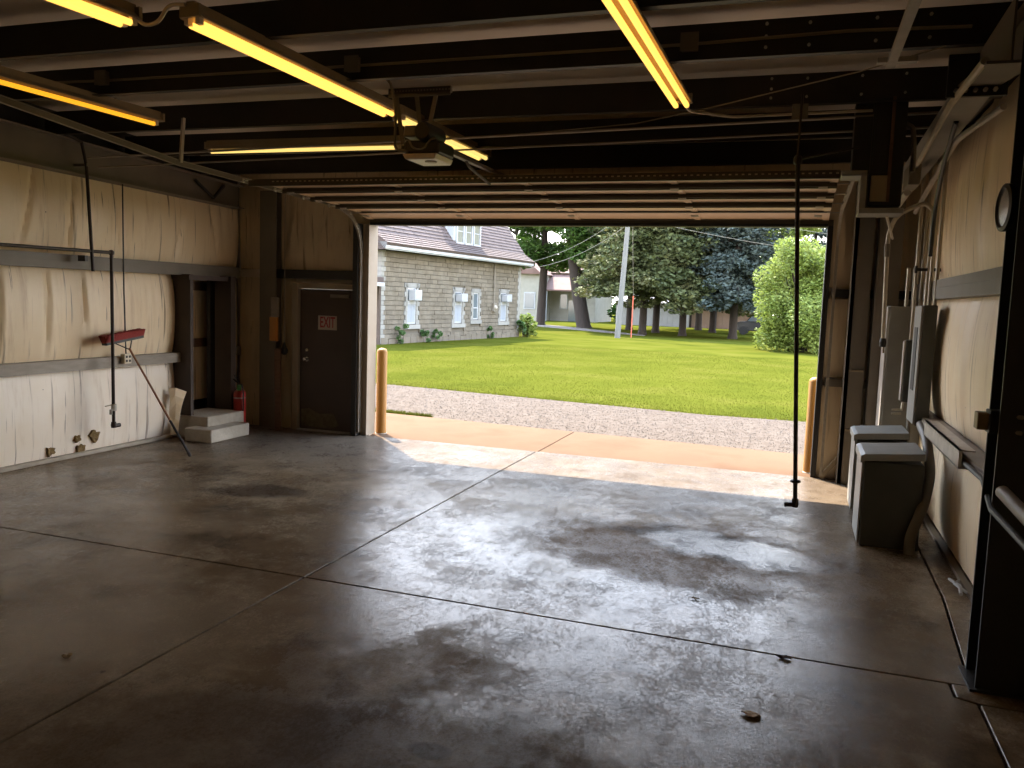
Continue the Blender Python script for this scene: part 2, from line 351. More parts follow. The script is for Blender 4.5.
# ================================================================= SHELL
# floor: slabs with open joints over a dirty bed
fl = struct(MB().box(-7.95, 1.4, -5.2, 10.42, -.14, -.03).build('floor', 'dirt'))
J = .008
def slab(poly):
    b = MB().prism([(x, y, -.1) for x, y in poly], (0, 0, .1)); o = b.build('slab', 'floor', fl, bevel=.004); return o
jb = lambda x: 4.36 + .55 - .137*(x+2.78)*0 if False else 4.93 + (x+3.14)*(-.013)       # the cross joint
jx = -3.145
slab([(-7.95, jb(-7.95)+J), (jx-J, jb(jx)+J), (jx-J, 10.42), (-7.95, 10.42)])
slab([(jx+J, jb(jx)+J), (1.0, jb(1.0)+J), (1.09, 6.4), (1.10, 10.42), (jx+J, 10.42)])
slab([(-7.95, -.6), (jx-J, -.6), (jx-J, jb(jx)-J), (-7.95, jb(-7.95)-J)])
slab([(jx+J, -.6), (1.0, -.6), (1.0, 4.66), (.9, 4.70), (.9, jb(.9)-J), (jx+J, jb(jx)-J)])
slab([(-7.95, -5.2), (jx-J, -5.2), (jx-J, -.6-2*J), (-7.95, -.6-2*J)])
slab([(jx+J, -5.2), (1.4, -5.2), (1.4, -.6-2*J), (jx+J, -.6-2*J)])
slab([(1.016, -.6), (1.4, -.6), (1.4, 4.66), (1.016, 4.66)])
slab([(.916, 4.716), (1.016, 4.676), (1.4, 4.676), (1.4, 10.42), (1.116, 10.42), (1.106, 6.4), (1.016, jb(1.0)), (.916, jb(.9))])

# insulation blankets ------------------------------------------------
def blanket(name, m, parent, axis, c0, a0, a1, z0, z1, sag, ridges, step=.03, sgn=1, zstep=None):
    """sagging vinyl sheet; axis 'y' = a wall that runs along Y at x=c0 (room side towards sgn)"""
    zstep = zstep or step*1.6
    na = max(2, int((a1-a0)/step)+1); nz = max(2, int((z1-z0)/zstep)+1)
    A, Z = np.meshgrid(np.linspace(a0, a1, na), np.linspace(z0, z1, nz))
    d = sag*np.sin(np.pi*(Z-z0)/(z1-z0))**.7*(.85+.15*np.sin(A*4.1)*np.sin(A*1.7+1))
    for (ra, slope, zc, hz, amp, wd) in ridges:
        d = d + amp*np.exp(-((A-ra-slope*(Z-zc))/wd)**2)*np.exp(-((Z-zc)/hz)**4)
    d = d + .0012*np.sin(A*19+2*np.sin(Z*3))
    D = c0 + sgn*d
    P = np.stack([D, A, Z] if axis == 'y' else [A, D, Z], -1).reshape(-1, 3)
    F = [(i*na+j, i*na+j+1, (i+1)*na+j+1, (i+1)*na+j) for i in range(nz-1) for j in range(na-1)]
    b = MB(); b.v = [tuple(p) for p in P]; b.f = F
    o = b.build(name, m, parent, smooth=True); return o
def rr(n, a0, a1, zc, hz, s, seed, amp=(.008, .028)):
    r = np.random.default_rng(seed)
    return [(r.uniform(a0, a1), r.uniform(-s, s), zc+r.uniform(-.2, .2)*hz, hz*r.uniform(.4, 1), r.uniform(*amp)*r.choice([-1, 1], p=[.6, .4]), r.uniform(.014, .035)) for _ in range(n)]

# left wall
wl_ = sname('wall_left')
MB().box(-7.96, -7.9, -5.2, 9.05, -.1, 4.3).box(-7.96, -7.9, 9.9, 10.6, -.1, 4.3).box(-7.96, -7.9, 9.05, 9.9, 2.3, 4.3).build('siding', 'black', wl_)  # siding blackened: the shade above the beam is put into the colour
blanket('insulation', 'insul', wl_, 'y', -7.86, 4.9, 10.42, 2.30, 3.35, .06,
        rr(12, 5, 10.2, 2.95, .45, .25, 3, (.004, .012)) + [(6.9, .22, 2.9, .5, -.03, .03), (8.1, -.1, 2.9, .5, -.03, .025), (9.25, .25, 2.9, .5, -.035, .03), (9.9, -.22, 2.8, .5, -.03, .03), (7.45, .1, 2.8, .45, -.03, .02)])
blanket('insulation', 'insul', wl_, 'y', -7.86, 4.9, 9.07, 1.12, 2.17, .07, rr(12, 5, 9, 1.75, .45, .08, 5, (.004, .012)) + [(7.1, .05, 1.7, .5, -.03, .03), (7.6, -.04, 1.8, .4, -.03, .02), (6.5, .03, 1.7, .5, -.03, .03)])
blanket('insulation', 'insul_w', wl_, 'y', -7.85, 4.9, 9.07, .03, 1.02, .045, rr(9, 5, 9, .5, .4, .06, 8, (.003, .010)))
blanket('insulation', 'insul', wl_, 'y', -7.86, 9.95, 10.42, .03, 2.17, .03, [], .05)
MB().box(-7.9, -7.86, -5.2, 4.9, 0, 3.6).build('insulation', 'insul', wl_)
def girt(parent, p0, p1, h, dep, side, m='girt'):
    """C-section lying along the wall, lips towards the room; side = +-x or y normal vector"""
    p0, p1, nv = Vector(p0), Vector(p1), Vector(side)
    b = MB(); q = nv*dep
    b.obox(p0+q, p1+q, .006, h); b.obox(p0+q/2+Vector((0, 0, h/2)), p1+q/2+Vector((0, 0, h/2)), dep, .006); b.obox(p0+q/2-Vector((0, 0, h/2)), p1+q/2-Vector((0, 0, h/2)), dep, .006)
    b.obox(p0+q*1.04+Vector((0, 0, h*.12)), p1+q*1.04+Vector((0, 0, h*.12)), .008, h*.1)
    return b.build('girt', m, parent)
girt(wl_, (-7.86, -5, 2.235), (-7.86, 10.3, 2.235), .15, .16, (1, 0, 0), 'steel')
girt(wl_, (-7.86, -5, 1.07), (-7.86, 9.08, 1.07), .12, .14, (1, 0, 0), 'girt')
girt(wl_, (-7.86, 10.0, 1.1), (-7.86, 10.35, 1.1), .12, .14, (1, 0, 0), 'steel')
# torn places low on the wall
for (y, z, r) in ((7.46, .20, .055), (7.70, .20, .085), (7.52, .085, .06), (7.10, .12, .065)):
    n = 13; ang = [2*math.pi*i/n for i in range(n)]; rad = [r*random.uniform(.45, 1.15) for _ in ang]; x_ = -7.828+.045*math.sin(math.pi*max(.02, (z-.03)/.99))**.7
    b = MB(); vs = [(x_-.006, y, z)] + [(x_+random.uniform(.002, .006), y+1.1*q*math.cos(a), z+q*math.sin(a)) for a, q in zip(ang, rad)] + [(x_-.03, y+1.2*q*math.cos(a), z+1.1*q*math.sin(a)) for a, q in zip(ang, rad)]
    b.add(vs, [(0, 1+i, 1+(i+1) % n) for i in range(n)] + [(1+i, 1+n+i, 1+n+(i+1) % n, 1+(i+1) % n) for i in range(n)]); b.build('torn_patch', 'foam', wl_)
# loose insulation flap by the doorway post
b = MB()
for i in range(7):
    t = i/6; z = .05+.62*t
    b.v += [(-7.74+.012*math.sin(i*1.7), 8.90-.02*t, z), (-7.68, 8.93+.012*math.sin(i*2.1), z+.01), (-7.66+.05*t, 8.955+.10*t**3, z-.05*t)]
b.f = [(3*i+k, 3*i+k+1, 3*i+k+4, 3*i+k+3) for i in range(6) for k in range(2)]
o = b.build('insulation_flap', 'insul', wl_); md = o.modifiers.new('th', 'SOLIDIFY'); md.thickness = .012
o['label'] = 'loose curled strip of pale insulation beside the doorway post'
# doorway with its recess
struct(MB().box(-7.92, -7.56, 9.08, 9.13, 0, 2.17).box(-7.61, -7.558, 9.079, 9.135, 0, 2.17).build('trim_1', 'brown'))
struct(MB().box(-7.79, -7.52, 9.86, 9.91, 0, 2.17).box(-7.57, -7.518, 9.859, 9.97, 0, 2.17).build('trim_2', 'brown'))
struct(MB().box(-7.9, -7.56, 9.06, 9.86, 2.10, 2.16).build('trim_3', 'brown'))
rc = sname('wall_recess')
MB().box(-8.16, -8.10, 8.9, 10.5, 0, 2.6).box(-8.1, -7.9, 9.0, 9.07, 0, 2.6).box(-8.1, -7.97, 10.42, 10.5, 0, 2.6).box(-8.1, -7.97, 8.9, 10.5, 2.5, 2.6).build('insulation', 'insul', rc)
for z in (2.02, 1.22): MB().box(-8.10, -8.07, 8.97, 10.42, z-.06, z+.06).build('board', 'board', rc)
MB().box(-8.10, -7.9, 8.97, 10.42, .0, .26).build('recess_floor', 'dirt', rc)
MB().box(-8.10, -8.08, 8.97, 10.42, .26, .40).build('base_board', 'black', rc)
struct(MB().box(-7.83, -7.76, -5.2, 8.97, 0, .045).build('baseboard_left', 'conc', bevel=.006))

# front wall ---------------------------------------------------------
wf = sname('wall_front')
MB().box(-7.96, -6.86, 10.52, 10.60, -.1, 4.2).box(-6.86, -5.80, 10.52, 10.60, 2.12, 4.2).box(-5.80, -5.67, 10.52, 10.60, -.1, 4.2).box(-5.65, .30, 10.52, 10.60, 2.95, 4.2).box(.30, 1.5, 10.52, 10.60, -.1, 4.2).build('siding', 'insul_c', wf)
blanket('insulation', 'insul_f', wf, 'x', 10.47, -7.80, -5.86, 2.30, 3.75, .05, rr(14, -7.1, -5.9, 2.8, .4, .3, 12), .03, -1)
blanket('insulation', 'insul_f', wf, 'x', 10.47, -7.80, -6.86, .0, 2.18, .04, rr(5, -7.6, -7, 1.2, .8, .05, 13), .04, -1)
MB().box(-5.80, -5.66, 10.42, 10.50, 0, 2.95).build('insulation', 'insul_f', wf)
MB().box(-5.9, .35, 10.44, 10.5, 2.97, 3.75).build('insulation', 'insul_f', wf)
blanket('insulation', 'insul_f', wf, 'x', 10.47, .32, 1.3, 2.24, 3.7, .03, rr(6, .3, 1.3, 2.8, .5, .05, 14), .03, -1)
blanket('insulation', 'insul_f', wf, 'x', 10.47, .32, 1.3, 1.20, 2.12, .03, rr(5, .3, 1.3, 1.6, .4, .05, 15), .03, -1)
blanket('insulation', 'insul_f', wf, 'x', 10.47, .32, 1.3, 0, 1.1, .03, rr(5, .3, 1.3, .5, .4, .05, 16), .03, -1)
girt(wf, (-7.3, 10.47, 2.24), (-5.86, 10.47, 2.24), .12, .1, (0, -1, 0), 'black')
girt(wf, (.36, 10.47, 2.18), (1.2, 10.47, 2.18), .09, .08, (0, -1, 0), 'black')
girt(wf, (.36, 10.47, 1.14), (1.2, 10.47, 1.14), .08, .08, (0, -1, 0), 'steel')
MB().obox((.38, 10.36, .02), (.62, 10.36, .34), .03, .05).build('brace', 'frame', wf)
struct(MB().box(-5.72, -5.655, 10.40, 10.66, 0, 2.95).build('trim_4', 'jamb', bevel=.004))
struct(MB().box(.27, .33, 10.42, 10.66, 0, 2.95).build('trim_5', 'black', bevel=.004))
struct(MB().box(-5.66, .33, 10.42, 10.66, 2.95, 3.02).build('trim_6', 'prail', bevel=.004))
struct(MB().box(-5.84, -5.76, 10.28, 10.42, 0, 2.95).build('trim_7', 'black', bevel=.004))
struct(MB().box(.55, .60, 10.18, 10.42, 0, 3.4).box(.552, .76, 10.18, 10.22, 0, 3.4).build('trim_8', 'steel', bevel=.003))
MB().box(.60, .75, 10.15, 10.18, 1.30, 1.32).box(.60, .75, 10.15, 10.18, .62, .64).build('cleat', 'frame', wf)

# right wall ---------------------------------------------------------
wr = sname('wall_right')
MB().box(1.36, 1.42, -5.2, 10.6, -.1, 4.4).build('siding', 'insul_c', wr)
blanket('insulation', 'insul', wr, 'y', 1.33, 3.5, 10.4, 2.30, 3.62, .05, rr(10, 5, 8.4, 2.9, .5, .02, 21, (.004, .014)) + [(7.3, .02, 2.9, .9, .035, .07), (6.2, 0, 2.9, .9, .03, .06)], .04, -1)
blanket('insulation', 'insul', wr, 'y', 1.33, 3.5, 10.4, 1.02, 2.12, .06, rr(8, 5, 8.4, 1.6, .5, .02, 22, (.004, .014)) + [(7.4, .02, 1.6, .6, .04, .07)], .04, -1)
blanket('insulation', 'insul', wr, 'y', 1.33, 3.5, 10.4, .04, .94, .05, rr(8, 5, 8.4, .5, .4, .02, 23, (.003, .012)), .04, -1)
MB().box(1.30, 1.36, -5.2, 3.5, 0, 3.7).build('insulation', 'insul', wr)
girt(wr, (1.33, 4.9, 2.21), (1.33, 10.3, 2.21), .17, .11, (-1, 0, 0), 'steel')
girt(wr, (1.33, 4.9, .98), (1.33, 10.3, .98), .06, .16, (-1, 0, 0), 'girt')
MB().box(1.10, 1.12, 6.28, 7.9, .94, 1.07).box(1.10, 1.20, 6.28, 7.9, 1.06, 1.07).box(1.10, 1.20, 6.28, 7.9, .94, .95).build('channel', 'galv', wr)
MB().box(1.08, 1.34, 3.4, 9.0, 3.62, 3.72).box(1.30, 1.34, 3.4, 9.0, 3.62, 4.0).build('eave_strut', 'steel', wr)
MB().box(1.27, 1.32, 4.8, 10.2, 0, .03).build('sill_angle', 'steel', wr)

# back wall behind the camera, ceiling ------------------------------
struct(MB().box(-7.95, 1.4, -5.3, -5.2, 0, 4.3).build('wall_back', 'insul'))
ce = sname('ceiling')
b = MB(); b.prism([(-7.96, -5.3, rz(-5.3)+.31), (-7.96, 10.6, rz(10.6)+.31), (-7.96, 10.6, rz(10.6)+.36), (-7.96, -5.3, rz(-5.3)+.36)], (9.4, 0, 0)); b.build('insulation', 'insul_c', ce)
for y in (-3.6, -2.3, -1.05, .2, 1.45, 2.65, 3.85, 4.95, 5.93, 7.15, 8.3, 9.45):
    z = rz(y); b = MB()
    b.box(-7.86, 1.34, y-.004, y+.004, z, z+.25).box(-7.86, 1.34, y-.06, y, z, z+.006).box(-7.86, 1.34, y, y+.06, z+.244, z+.25)
    p = b.build('purlin', 'purlin', ce)
    if 4.5 < y < 7.5:                       # lap bolts near the right-hand rafter
        k = MB()
        for x in (-.31, -.04, .36, .67):
            for zz in ((.07, .14, .22) if x in (-.31,) else (.07, .21)): k.cyl((x, y-.004, z+zz), (x, y-.016, z+zz), .011, n=6)
        k.build('lap_bolts', 'galv', p)
# outside roof skin and eave (throws the shade on the floor)
struct(MB().prism([(-8.3, -5.6, rz(-5.6)+.40), (-8.3, 10.75, rz(10.75)+.40), (-8.3, 10.75, rz(10.75)+.44), (-8.3, -5.6, rz(-5.6)+.44)], (10.1, 0, 0)).build('roof', 'insul_c'))

# columns and rafters --------------------------------------------------
def column(name, x0, x1, y0, y1, z1, m, label):
    t = thing(name, label, 'column', ((x0+x1)/2, (y0+y1)/2, 0))
    MB().box(x0, x1, y0, y0+.014, 0, z1).build('flange', m, t); MB().box(x0, x1, y1-.014, y1, 0, z1).build('flange', m, t)
    xm = (x0+x1)/2; MB().box(xm-.006, xm+.006, y0+.014, y1-.014, 0, z1).build('web', m, t)
    MB().box(x0-.03, x1+.03, y0-.03, y1+.03, 0, .014).build('base_plate', m, t); return t
column('steel_column', 1.02, 1.26, 4.84, 5.10, 3.55, 'black', 'black steel column in the right foreground, nearest the camera')
column('steel_column', -7.33, -7.06, 10.26, 10.40, 3.40, 'steel', 'dark grey steel column in the far left corner by the exit door')
column('steel_column', .80, 1.04, 10.06, 10.38, 3.40, 'steel', 'grey steel column in the far right corner behind the electrical panels')
t = thing('rafter', 'deep dark grey roof beam running along the top of the left wall', 'beam', (-7.72, 8, 3.3))
for nm, bx in (('web', None), ('flange', 1), ('flange', 0)):
    b = MB()
    if bx is None: b.prism([(-7.73, -4, 3.435), (-7.73, 10.3, 3.16), (-7.73, 10.3, 3.455), (-7.73, -4, rz(-4)-.02)], (.01, 0, 0))
    elif bx: b.prism([(-7.82, -4, rz(-4)-.02), (-7.82, 10.3, 3.455), (-7.82, 10.3, 3.467), (-7.82, -4, rz(-4)-.006)], (.2, 0, 0))
    else: b.prism([(-7.82, -4, 3.425), (-7.82, 10.3, 3.148), (-7.82, 10.3, 3.16), (-7.82, -4, 3.437)], (.2, 0, 0))
    b.build(nm, 'steel' if not bx else 'girt', t)
b = MB(); b.obox((-7.70, 9.35, 3.43), (-7.62, 9.62, 3.22), .03, .03).obox((-7.70, 9.95, 3.43), (-7.62, 9.62, 3.22), .03, .03); b.build('brace', 'black', t)
t = thing('rafter', 'grey bolted roof beam along the top of the right wall', 'beam', (.97, 8, 3.3))
b = MB(); b.prism([(.85, 6.02, 3.40), (.85, 10.3, 3.28), (.85, 10.3, 3.292), (.85, 6.02, 3.412)], (.24, 0, 0)); b.build('flange', 'cpanel', t)
b = MB(); b.prism([(.96, 6.02, 3.41), (.96, 10.3, 3.29), (.96, 10.3, 3.455), (.96, 6.02, 3.61)], (.012, 0, 0)); b.build('web', 'steel', t)
b = MB(); b.box(.80, 1.14, 5.99, 6.02, 3.34, 3.60).build('splice_plate', 'black', t)
for i in range(5): MB().cyl((.85+i*.055, 5.99, 3.375), (.85+i*.055, 5.965, 3.375), .014, n=6).build('splice_bolt', 'galv', t)
b = MB(); b.prism([(.86, 5.1, 3.30), (.86, 5.99, 3.40), (.86, 5.99, 3.412), (.86, 5.1, 3.315)], (.24, 0, 0)); b.prism([(.97, 5.1, 3.31), (.97, 5.99, 3.41), (.97, 5.99, 3.61), (.97, 5.1, 3.64)], (.012, 0, 0)); b.build('haunch', 'steel', t)

# ================================================================= LEFT SIDE THINGS
# exit door
d1 = sname('door_1')
MB().box(-6.86, -6.76, 10.36, 10.52, 0, 2.12).box(-5.85, -5.76, 10.36, 10.52, 0, 2.12).box(-6.76, -5.85, 10.36, 10.52, 2.04, 2.12).build('frame', 'frame', d1, bevel=.006)
df = MB().box(-6.755, -5.855, 10.42, 10.47, .02, 2.035).build('door_leaf', 'door', d1, bevel=.003)
b = MB()
vs = [(-6.72, .06), (-6.25, .05), (-6.10, .10), (-6.2, .27), (-6.42, .25), (-6.6, .32), (-6.73, .30)]
MB().prism([(x, 10.4185, z) for x, z in vs], (0, .002, 0)).build('worn_paint', 'doorscuff', df)
b = MB(); b.lathe((-6.64, 10.42, 1.03), [(.034, 0), (.034, .008), (.012, .012), (.012, .05), (.027, .055), (.029, .07), (.016, .08)], 16, (0, -1, 0)); b.lathe((-6.64, 10.42, 1.16), [(.026, 0), (.026, .012), (.018, .016)], 14, (0, -1, 0)); b.build('knob', 'chrome', df, smooth=True)
MB().box(-6.25, -5.95, 10.385, 10.42, 1.92, 1.97).build('door_closer', 'steel', df, bevel=.005)
MB().box(-6.76, -5.85, 10.36, 10.50, 0, .018).build('threshold', 'galv', d1)
t = thing('exit_sign', 'small cream sign with red EXIT lettering on the dark brown door', 'sign', (-6.305, 10.419, 1.56))
MB().box(-6.455, -6.155, 10.412, 10.419, 1.465, 1.665).build('plate', 'signpale', t)
def text_obj(name, txt, size, loc, m, parent, sx_=1., rot=(math.pi/2, 0, 0)):
    cu = bpy.data.curves.new('tmp', 'FONT'); cu.body = txt; cu.size = size; cu.align_x = 'CENTER'; cu.align_y = 'CENTER'; cu.extrude = .001; cu.offset = .004
    ob = bpy.data.objects.new('tmp', cu); C.objects.link(ob); bpy.context.view_layer.update()
    me = bpy.data.meshes.new_from_object(ob.evaluated_get(bpy.context.evaluated_depsgraph_get())); bpy.data.objects.remove(ob)
    o = bpy.data.objects.new(name, me); C.objects.link(o); o.parent = parent; o.location = Vector(loc)-Vector(parent['base']); o.rotation_euler = rot; o.scale = (sx_, 1, 1)
    me.materials.clear(); me.materials.append(M[m]); return o
text_obj('lettering', 'EXIT', .215, (-6.305, 10.4105, 1.565), 'signred', t, .56)

# steps
t = thing('concrete_steps', 'pair of pale concrete steps up to the left doorway', 'steps', (-7.3, 9.2, 0))
MB().box(-7.48, -7.06, 8.86, 9.66, 0, .17).build('step', 'conc', t, bevel=.01); MB().box(-7.9, -7.28, 9.07, 9.84, .0, .30).build('step', 'conc', t, bevel=.01)

# fire extinguisher
cx_, cy_ = -7.37, 9.86
t = thing('fire_extinguisher', 'red fire extinguisher standing in the left corner beside the concrete steps', 'fire extinguisher', (cx_, cy_, 0))
MB().lathe((cx_, cy_, 0), [(.075, 0), (.085, .015), (.085, .52), (.078, .56), (.05, .595), (.026, .605), (.026, .63)], 24).build('cylinder', 'red', t, smooth=True)
MB().lathe((cx_, cy_, .47), [(.0865, 0), (.0865, .016)], 24).build('band', 'galv', t)
MB().box(cx_-.03, cx_+.03, cy_-.022, cy_+.022, .62, .67).obox((cx_-.01, cy_, .67), (cx_-.09, cy_-.02, .74), .025, .012).obox((cx_-.01, cy_, .70), (cx_-.08, cy_-.02, .80), .025, .01).build('valve_handle', 'black', t)
MB().tube(bend([(cx_, cy_-.02, .65), (cx_+.07, cy_-.05, .68), (cx_+.11, cy_-.06, .55), (cx_+.095, cy_-.05, .3)], .05), .011).build('hose', 'rubber', t, smooth=True)
MB().box(cx_+.03, cx_+.10, cy_-.10, cy_-.095, .59, .67).build('inspection_tag', 'green', t)

# push broom leaning on the wall, head up
foot = Vector((-6.67, 8.00, .014)); hd = Vector((-7.60, 8.05, 1.24)); ax = (hd-foot).normalized()
t = thing('push_broom', 'red push broom with a wooden handle leaning head up on the left wall', 'broom', foot)
MB().cyl(foot+ax*.47, hd, .0125, n=10).build('handle', 'wood', t, smooth=True)
MB().cyl(foot+ax*.03, foot+ax*.5, .0145, n=10).build('handle_sleeve', 'rubber', t, smooth=True)
MB().lathe(foot, [(.016, 0), (.02, .008), (.02, .05), (.015, .06)], 12, ax).build('end_cap', 'rubber', t)
h0, h1 = Vector((-7.645, 7.71, 1.30)), Vector((-7.645, 8.30, 1.375)); hu = Vector((0, -.125, .99))
MB().obox(h0, h1, .075, .03, (0, 0, 1)).build('head_block', 'black', t)
b = MB()
N = 46
for i in range(N):
    for k in (-1, 0, 1):
        p = h0.lerp(h1, (i+.5)/N); q = (i+.5)/N-.5
        a = p + Vector((k*.024, 0, .012)); e_ = a + hu*.085 + Vector((k*.014, q*.05, random.uniform(-.004, .006)))
        b.obox(a, e_, .016, .024, (1, 0, 0))
b.build('bristles', 'redbroom', t, stuff=True)
m_ = (h0+h1)/2
b = MB(); b.tube([hd-ax*.02, m_.lerp(h1, .45)-hu*.015], .007, 6).tube([hd-ax*.02, m_.lerp(h0, .45)-hu*.015], .007, 6); b.build('brace', 'black', t)

# outlet, conduit, air pipes
t = thing('wall_outlet', 'small cream outlet box clamped to the left wall girt beside the broom', 'outlet', (-7.66, 8.09, 1.1))
MB().box(-7.72, -7.65, 8.03, 8.14, 1.05, 1.17).build('box', 'outlet', t, bevel=.005)
for z in (1.085, 1.135):
    for y in (8.06, 8.11): MB().box(-7.651, -7.646, y-.014, y+.014, z-.014, z+.014).build('socket', 'black', t)
tag(MB().tube(bend([(-7.69, 8.07, 3.20), (-7.69, 8.07, 1.95), (-7.675, 8.075, 1.17)], .1), .0085, 6).build('conduit', 'black', smooth=True, origin=(-7.69, 8.07, 1.17)), 'thin grey conduit running down the left wall to the outlet box', 'conduit')
t = thing('air_pipe', 'black air pipe along the upper left girt, turning down to a valve', 'pipe', (-7.55, 7.75, .35))
MB().cyl((-7.55, -3, 2.29), (-7.55, 7.74, 2.365), .019, n=10).cyl((-7.55, 7.74, 2.365), (-7.55, 7.74, .36), .019, n=10).build('pipe', 'blackpipe', t, smooth=True)
MB().lathe((-7.55, 7.74, 2.365), [(.0, -.034), (.025, -.024), (.034, 0), (.025, .024), (0, .034)], 10).build('elbow', 'blackpipe', t, smooth=True)
b = MB(); b.lathe((-7.55, 7.74, .32), [(.03, 0), (.034, .03), (.026, .07)], 12).cyl((-7.55, 7.74, .34), (-7.55, 7.83, .34), .024, n=10).build('end_fitting', 'blackpipe', t, smooth=True)
MB().cyl((-7.55, 7.745, .52), (-7.55, 7.745, .60), .03, n=10).cyl((-7.55, 7.70, .54), (-7.55, 7.70, .48), .018, n=8).build('valve', 'galv', t)
MB().obox((-7.53, 7.74, .60), (-7.50, 7.57, .595), .02, .008).build('valve_lever', 'brass', t)
for y in (5.2, 7.35): MB().box(-7.62, -7.52, y-.02, y+.02, 2.245, 2.31).build('pipe_clip', 'black', t)
t = thing('drop_pipe', 'short black pipe hanging from the roof in front of the left beam', 'pipe', (-7.55, 7.42, 2.14))
MB().tube([(-7.55, 7.13, 3.592), (-7.55, 7.34, 3.54), (-7.55, 7.40, 3.3), (-7.54, 7.46, 2.14)], .018, 10).build('pipe', 'blackpipe', t, smooth=True)
MB().box(-7.73, -7.525, 7.385, 7.415, 3.29, 3.32).build('clamp', 'steel', t)

# corner things
t = thing('placard_holder', 'grey and orange placard box fixed to the far left corner column', 'box', (-7.05, 10.22, 1.6))
MB().box(-7.10, -7.0, 10.20, 10.26, 1.62, 1.90).build('box', 'girt', t, bevel=.004); MB().box(-7.13, -7.01, 10.21, 10.255, 1.28, 1.62).build('orange_card', 'orange', t, bevel=.003)
tag(MB().obox((-6.94, 10.16, 0), (-7.0, 10.23, 1.17), .10, .03, (0, 1, 0)).build('wooden_plank', 'board', origin=(-6.94, 10.16, 0), bevel=.003), 'brown wooden plank leaning on the corner column left of the exit door', 'plank')
t = thing('pull_cord', 'thin cord with a dark weight hanging left of the exit door', 'cord', (-7.0, 10.30, 1.1))
MB().cyl((-6.96, 10.33, 3.45), (-6.96, 10.33, 1.25), .006, n=6).build('cord', 'girt', t); MB().lathe((-6.96, 10.33, 1.08), [(.02, 0), (.05, .03), (.055, .07), (.03, .12), (.01, .18)], 12).build('weight', 'black', t, smooth=True)

# ================================================================= RIGHT SIDE THINGS
def panelbox(name, label, cat, x0, x1, y0, y1, z0, z1, m, md='cpanel'):
    t = thing(name, label, cat, ((x0+x1)/2, (y0+y1)/2, z0))
    MB().box(x0+.02, x1, y0, y1, z0, z1).build('cabinet', m, t, bevel=.006)
    MB().box(x0, x0+.02, y0+.01, y1-.01, z0+.01, z1-.01).build('cover', md, t, bevel=.004); return t
t = panelbox('electrical_panel', 'tall pale grey electrical cabinet on the far right wall', 'electrical panel', .90, 1.30, 9.62, 10.04, .50, 2.05, 'cpanel', 'galv')
MB().box(.885, .90, 9.66, 9.70, 1.55, 1.62).build('latch', 'brass', t)
t = panelbox('breaker_box', 'small grey switch box between the tall cabinet and the dark wire trough', 'switch box', 1.045, 1.16, 9.28, 9.40, 1.08, 1.71, 'dkenamel', 'galv')
b = MB(); b.cyl((1.08, 9.30, 1.08), (1.07, 9.30, .99), .012, n=8).cyl((1.07, 9.30, 1.0), (.98, 9.30, .99), .012, n=8).cyl((1.07, 9.30, .96), (.98, 9.30, .95), .012, n=8); b.build('stub_pipes', 'conduit', t)
t = panelbox('wire_trough', 'tall dark grey wiring trough on the right wall below the conduits', 'electrical panel', 1.09, 1.225, 8.58, 9.06, .93, 2.06, 'dkenamel', 'cpanel')
MB().box(1.084, 1.092, 8.72, 8.92, 1.25, 1.85).build('open_slot', 'black', t)
def transformer(label, x0, x1, y0, y1, h):
    t = thing('transformer', label, 'transformer', ((x0+x1)/2, (y0+y1)/2, 0))
    MB().box(x0+.02, x1, y0, y1, .0, h-.10).build('body', 'dkenamel', t, bevel=.008)
    MB().box(x0, x0+.02, y0+.015, y1-.015, .02, h-.10).build('front_cover', 'cpanel', t, bevel=.004)
    MB().prism([(x0-.015, y0-.02, h-.12), (x0-.015, y0-.02, h-.055), (x0+.02, y0-.02, h-.04), (x1, y0-.02, h), (x1, y0-.02, h-.06), (x0+.02, y0-.02, h-.10)], (0, y1-y0+.04, 0)).build('lid', 'cpanel', t, bevel=.004); return t
transformer('grey steel floor box with a sloped lid, nearer of the pair at the right wall', .60, 1.08, 7.55, 8.15, .83)
transformer('grey steel floor box with a sloped lid, farther of the pair toward the door', .62, 1.10, 8.79, 9.35, .83)
tag(MB().tube(bend([(1.16, 8.56, .95), (1.17, 8.2, .86), (1.175, 7.85, .62), (1.09, 7.54, .38), (1.0, 7.46, .14), (1.0, 7.45, .0)], .15), .042, 12).build('flexible_conduit', 'steel', smooth=True, origin=(1.0, 7.45, 0)), 'thick grey flexible conduit curving from the trough down to the floor', 'conduit')
tag(MB().tube(bend([(1.16, 9.45, 1.06), (1.15, 9.3, .8), (1.12, 9.1, .5)], .1), .02, 8).build('flexible_conduit', 'steel', smooth=True, origin=(1.15, 9.3, .5)), 'thin dark flexible conduit below the small switch box', 'conduit')
t = thing('bent_conduit', 'bright bent conduit arching over from the tall cabinet to the right wall', 'conduit', (.9, 9.35, 1.65))
MB().tube(bend([(.87, 9.55, 1.65), (.83, 9.45, 2.78), (.89, 9.37, 2.97), (1.13, 9.30, 3.08), (1.21, 9.25, 3.0), (1.20, 9.2, 2.06)], .13), .022, 10).build('pipe', 'conduit', t, smooth=True)
MB().lathe((.868, 9.545, 1.62), [(.03, 0), (.035, .05), (.028, .09)], 10).build('end_fitting', 'black', t); MB().cyl((.835, 9.455, 2.55), (.832, 9.452, 2.68), .028, n=10).build('coupling', 'steel', t)
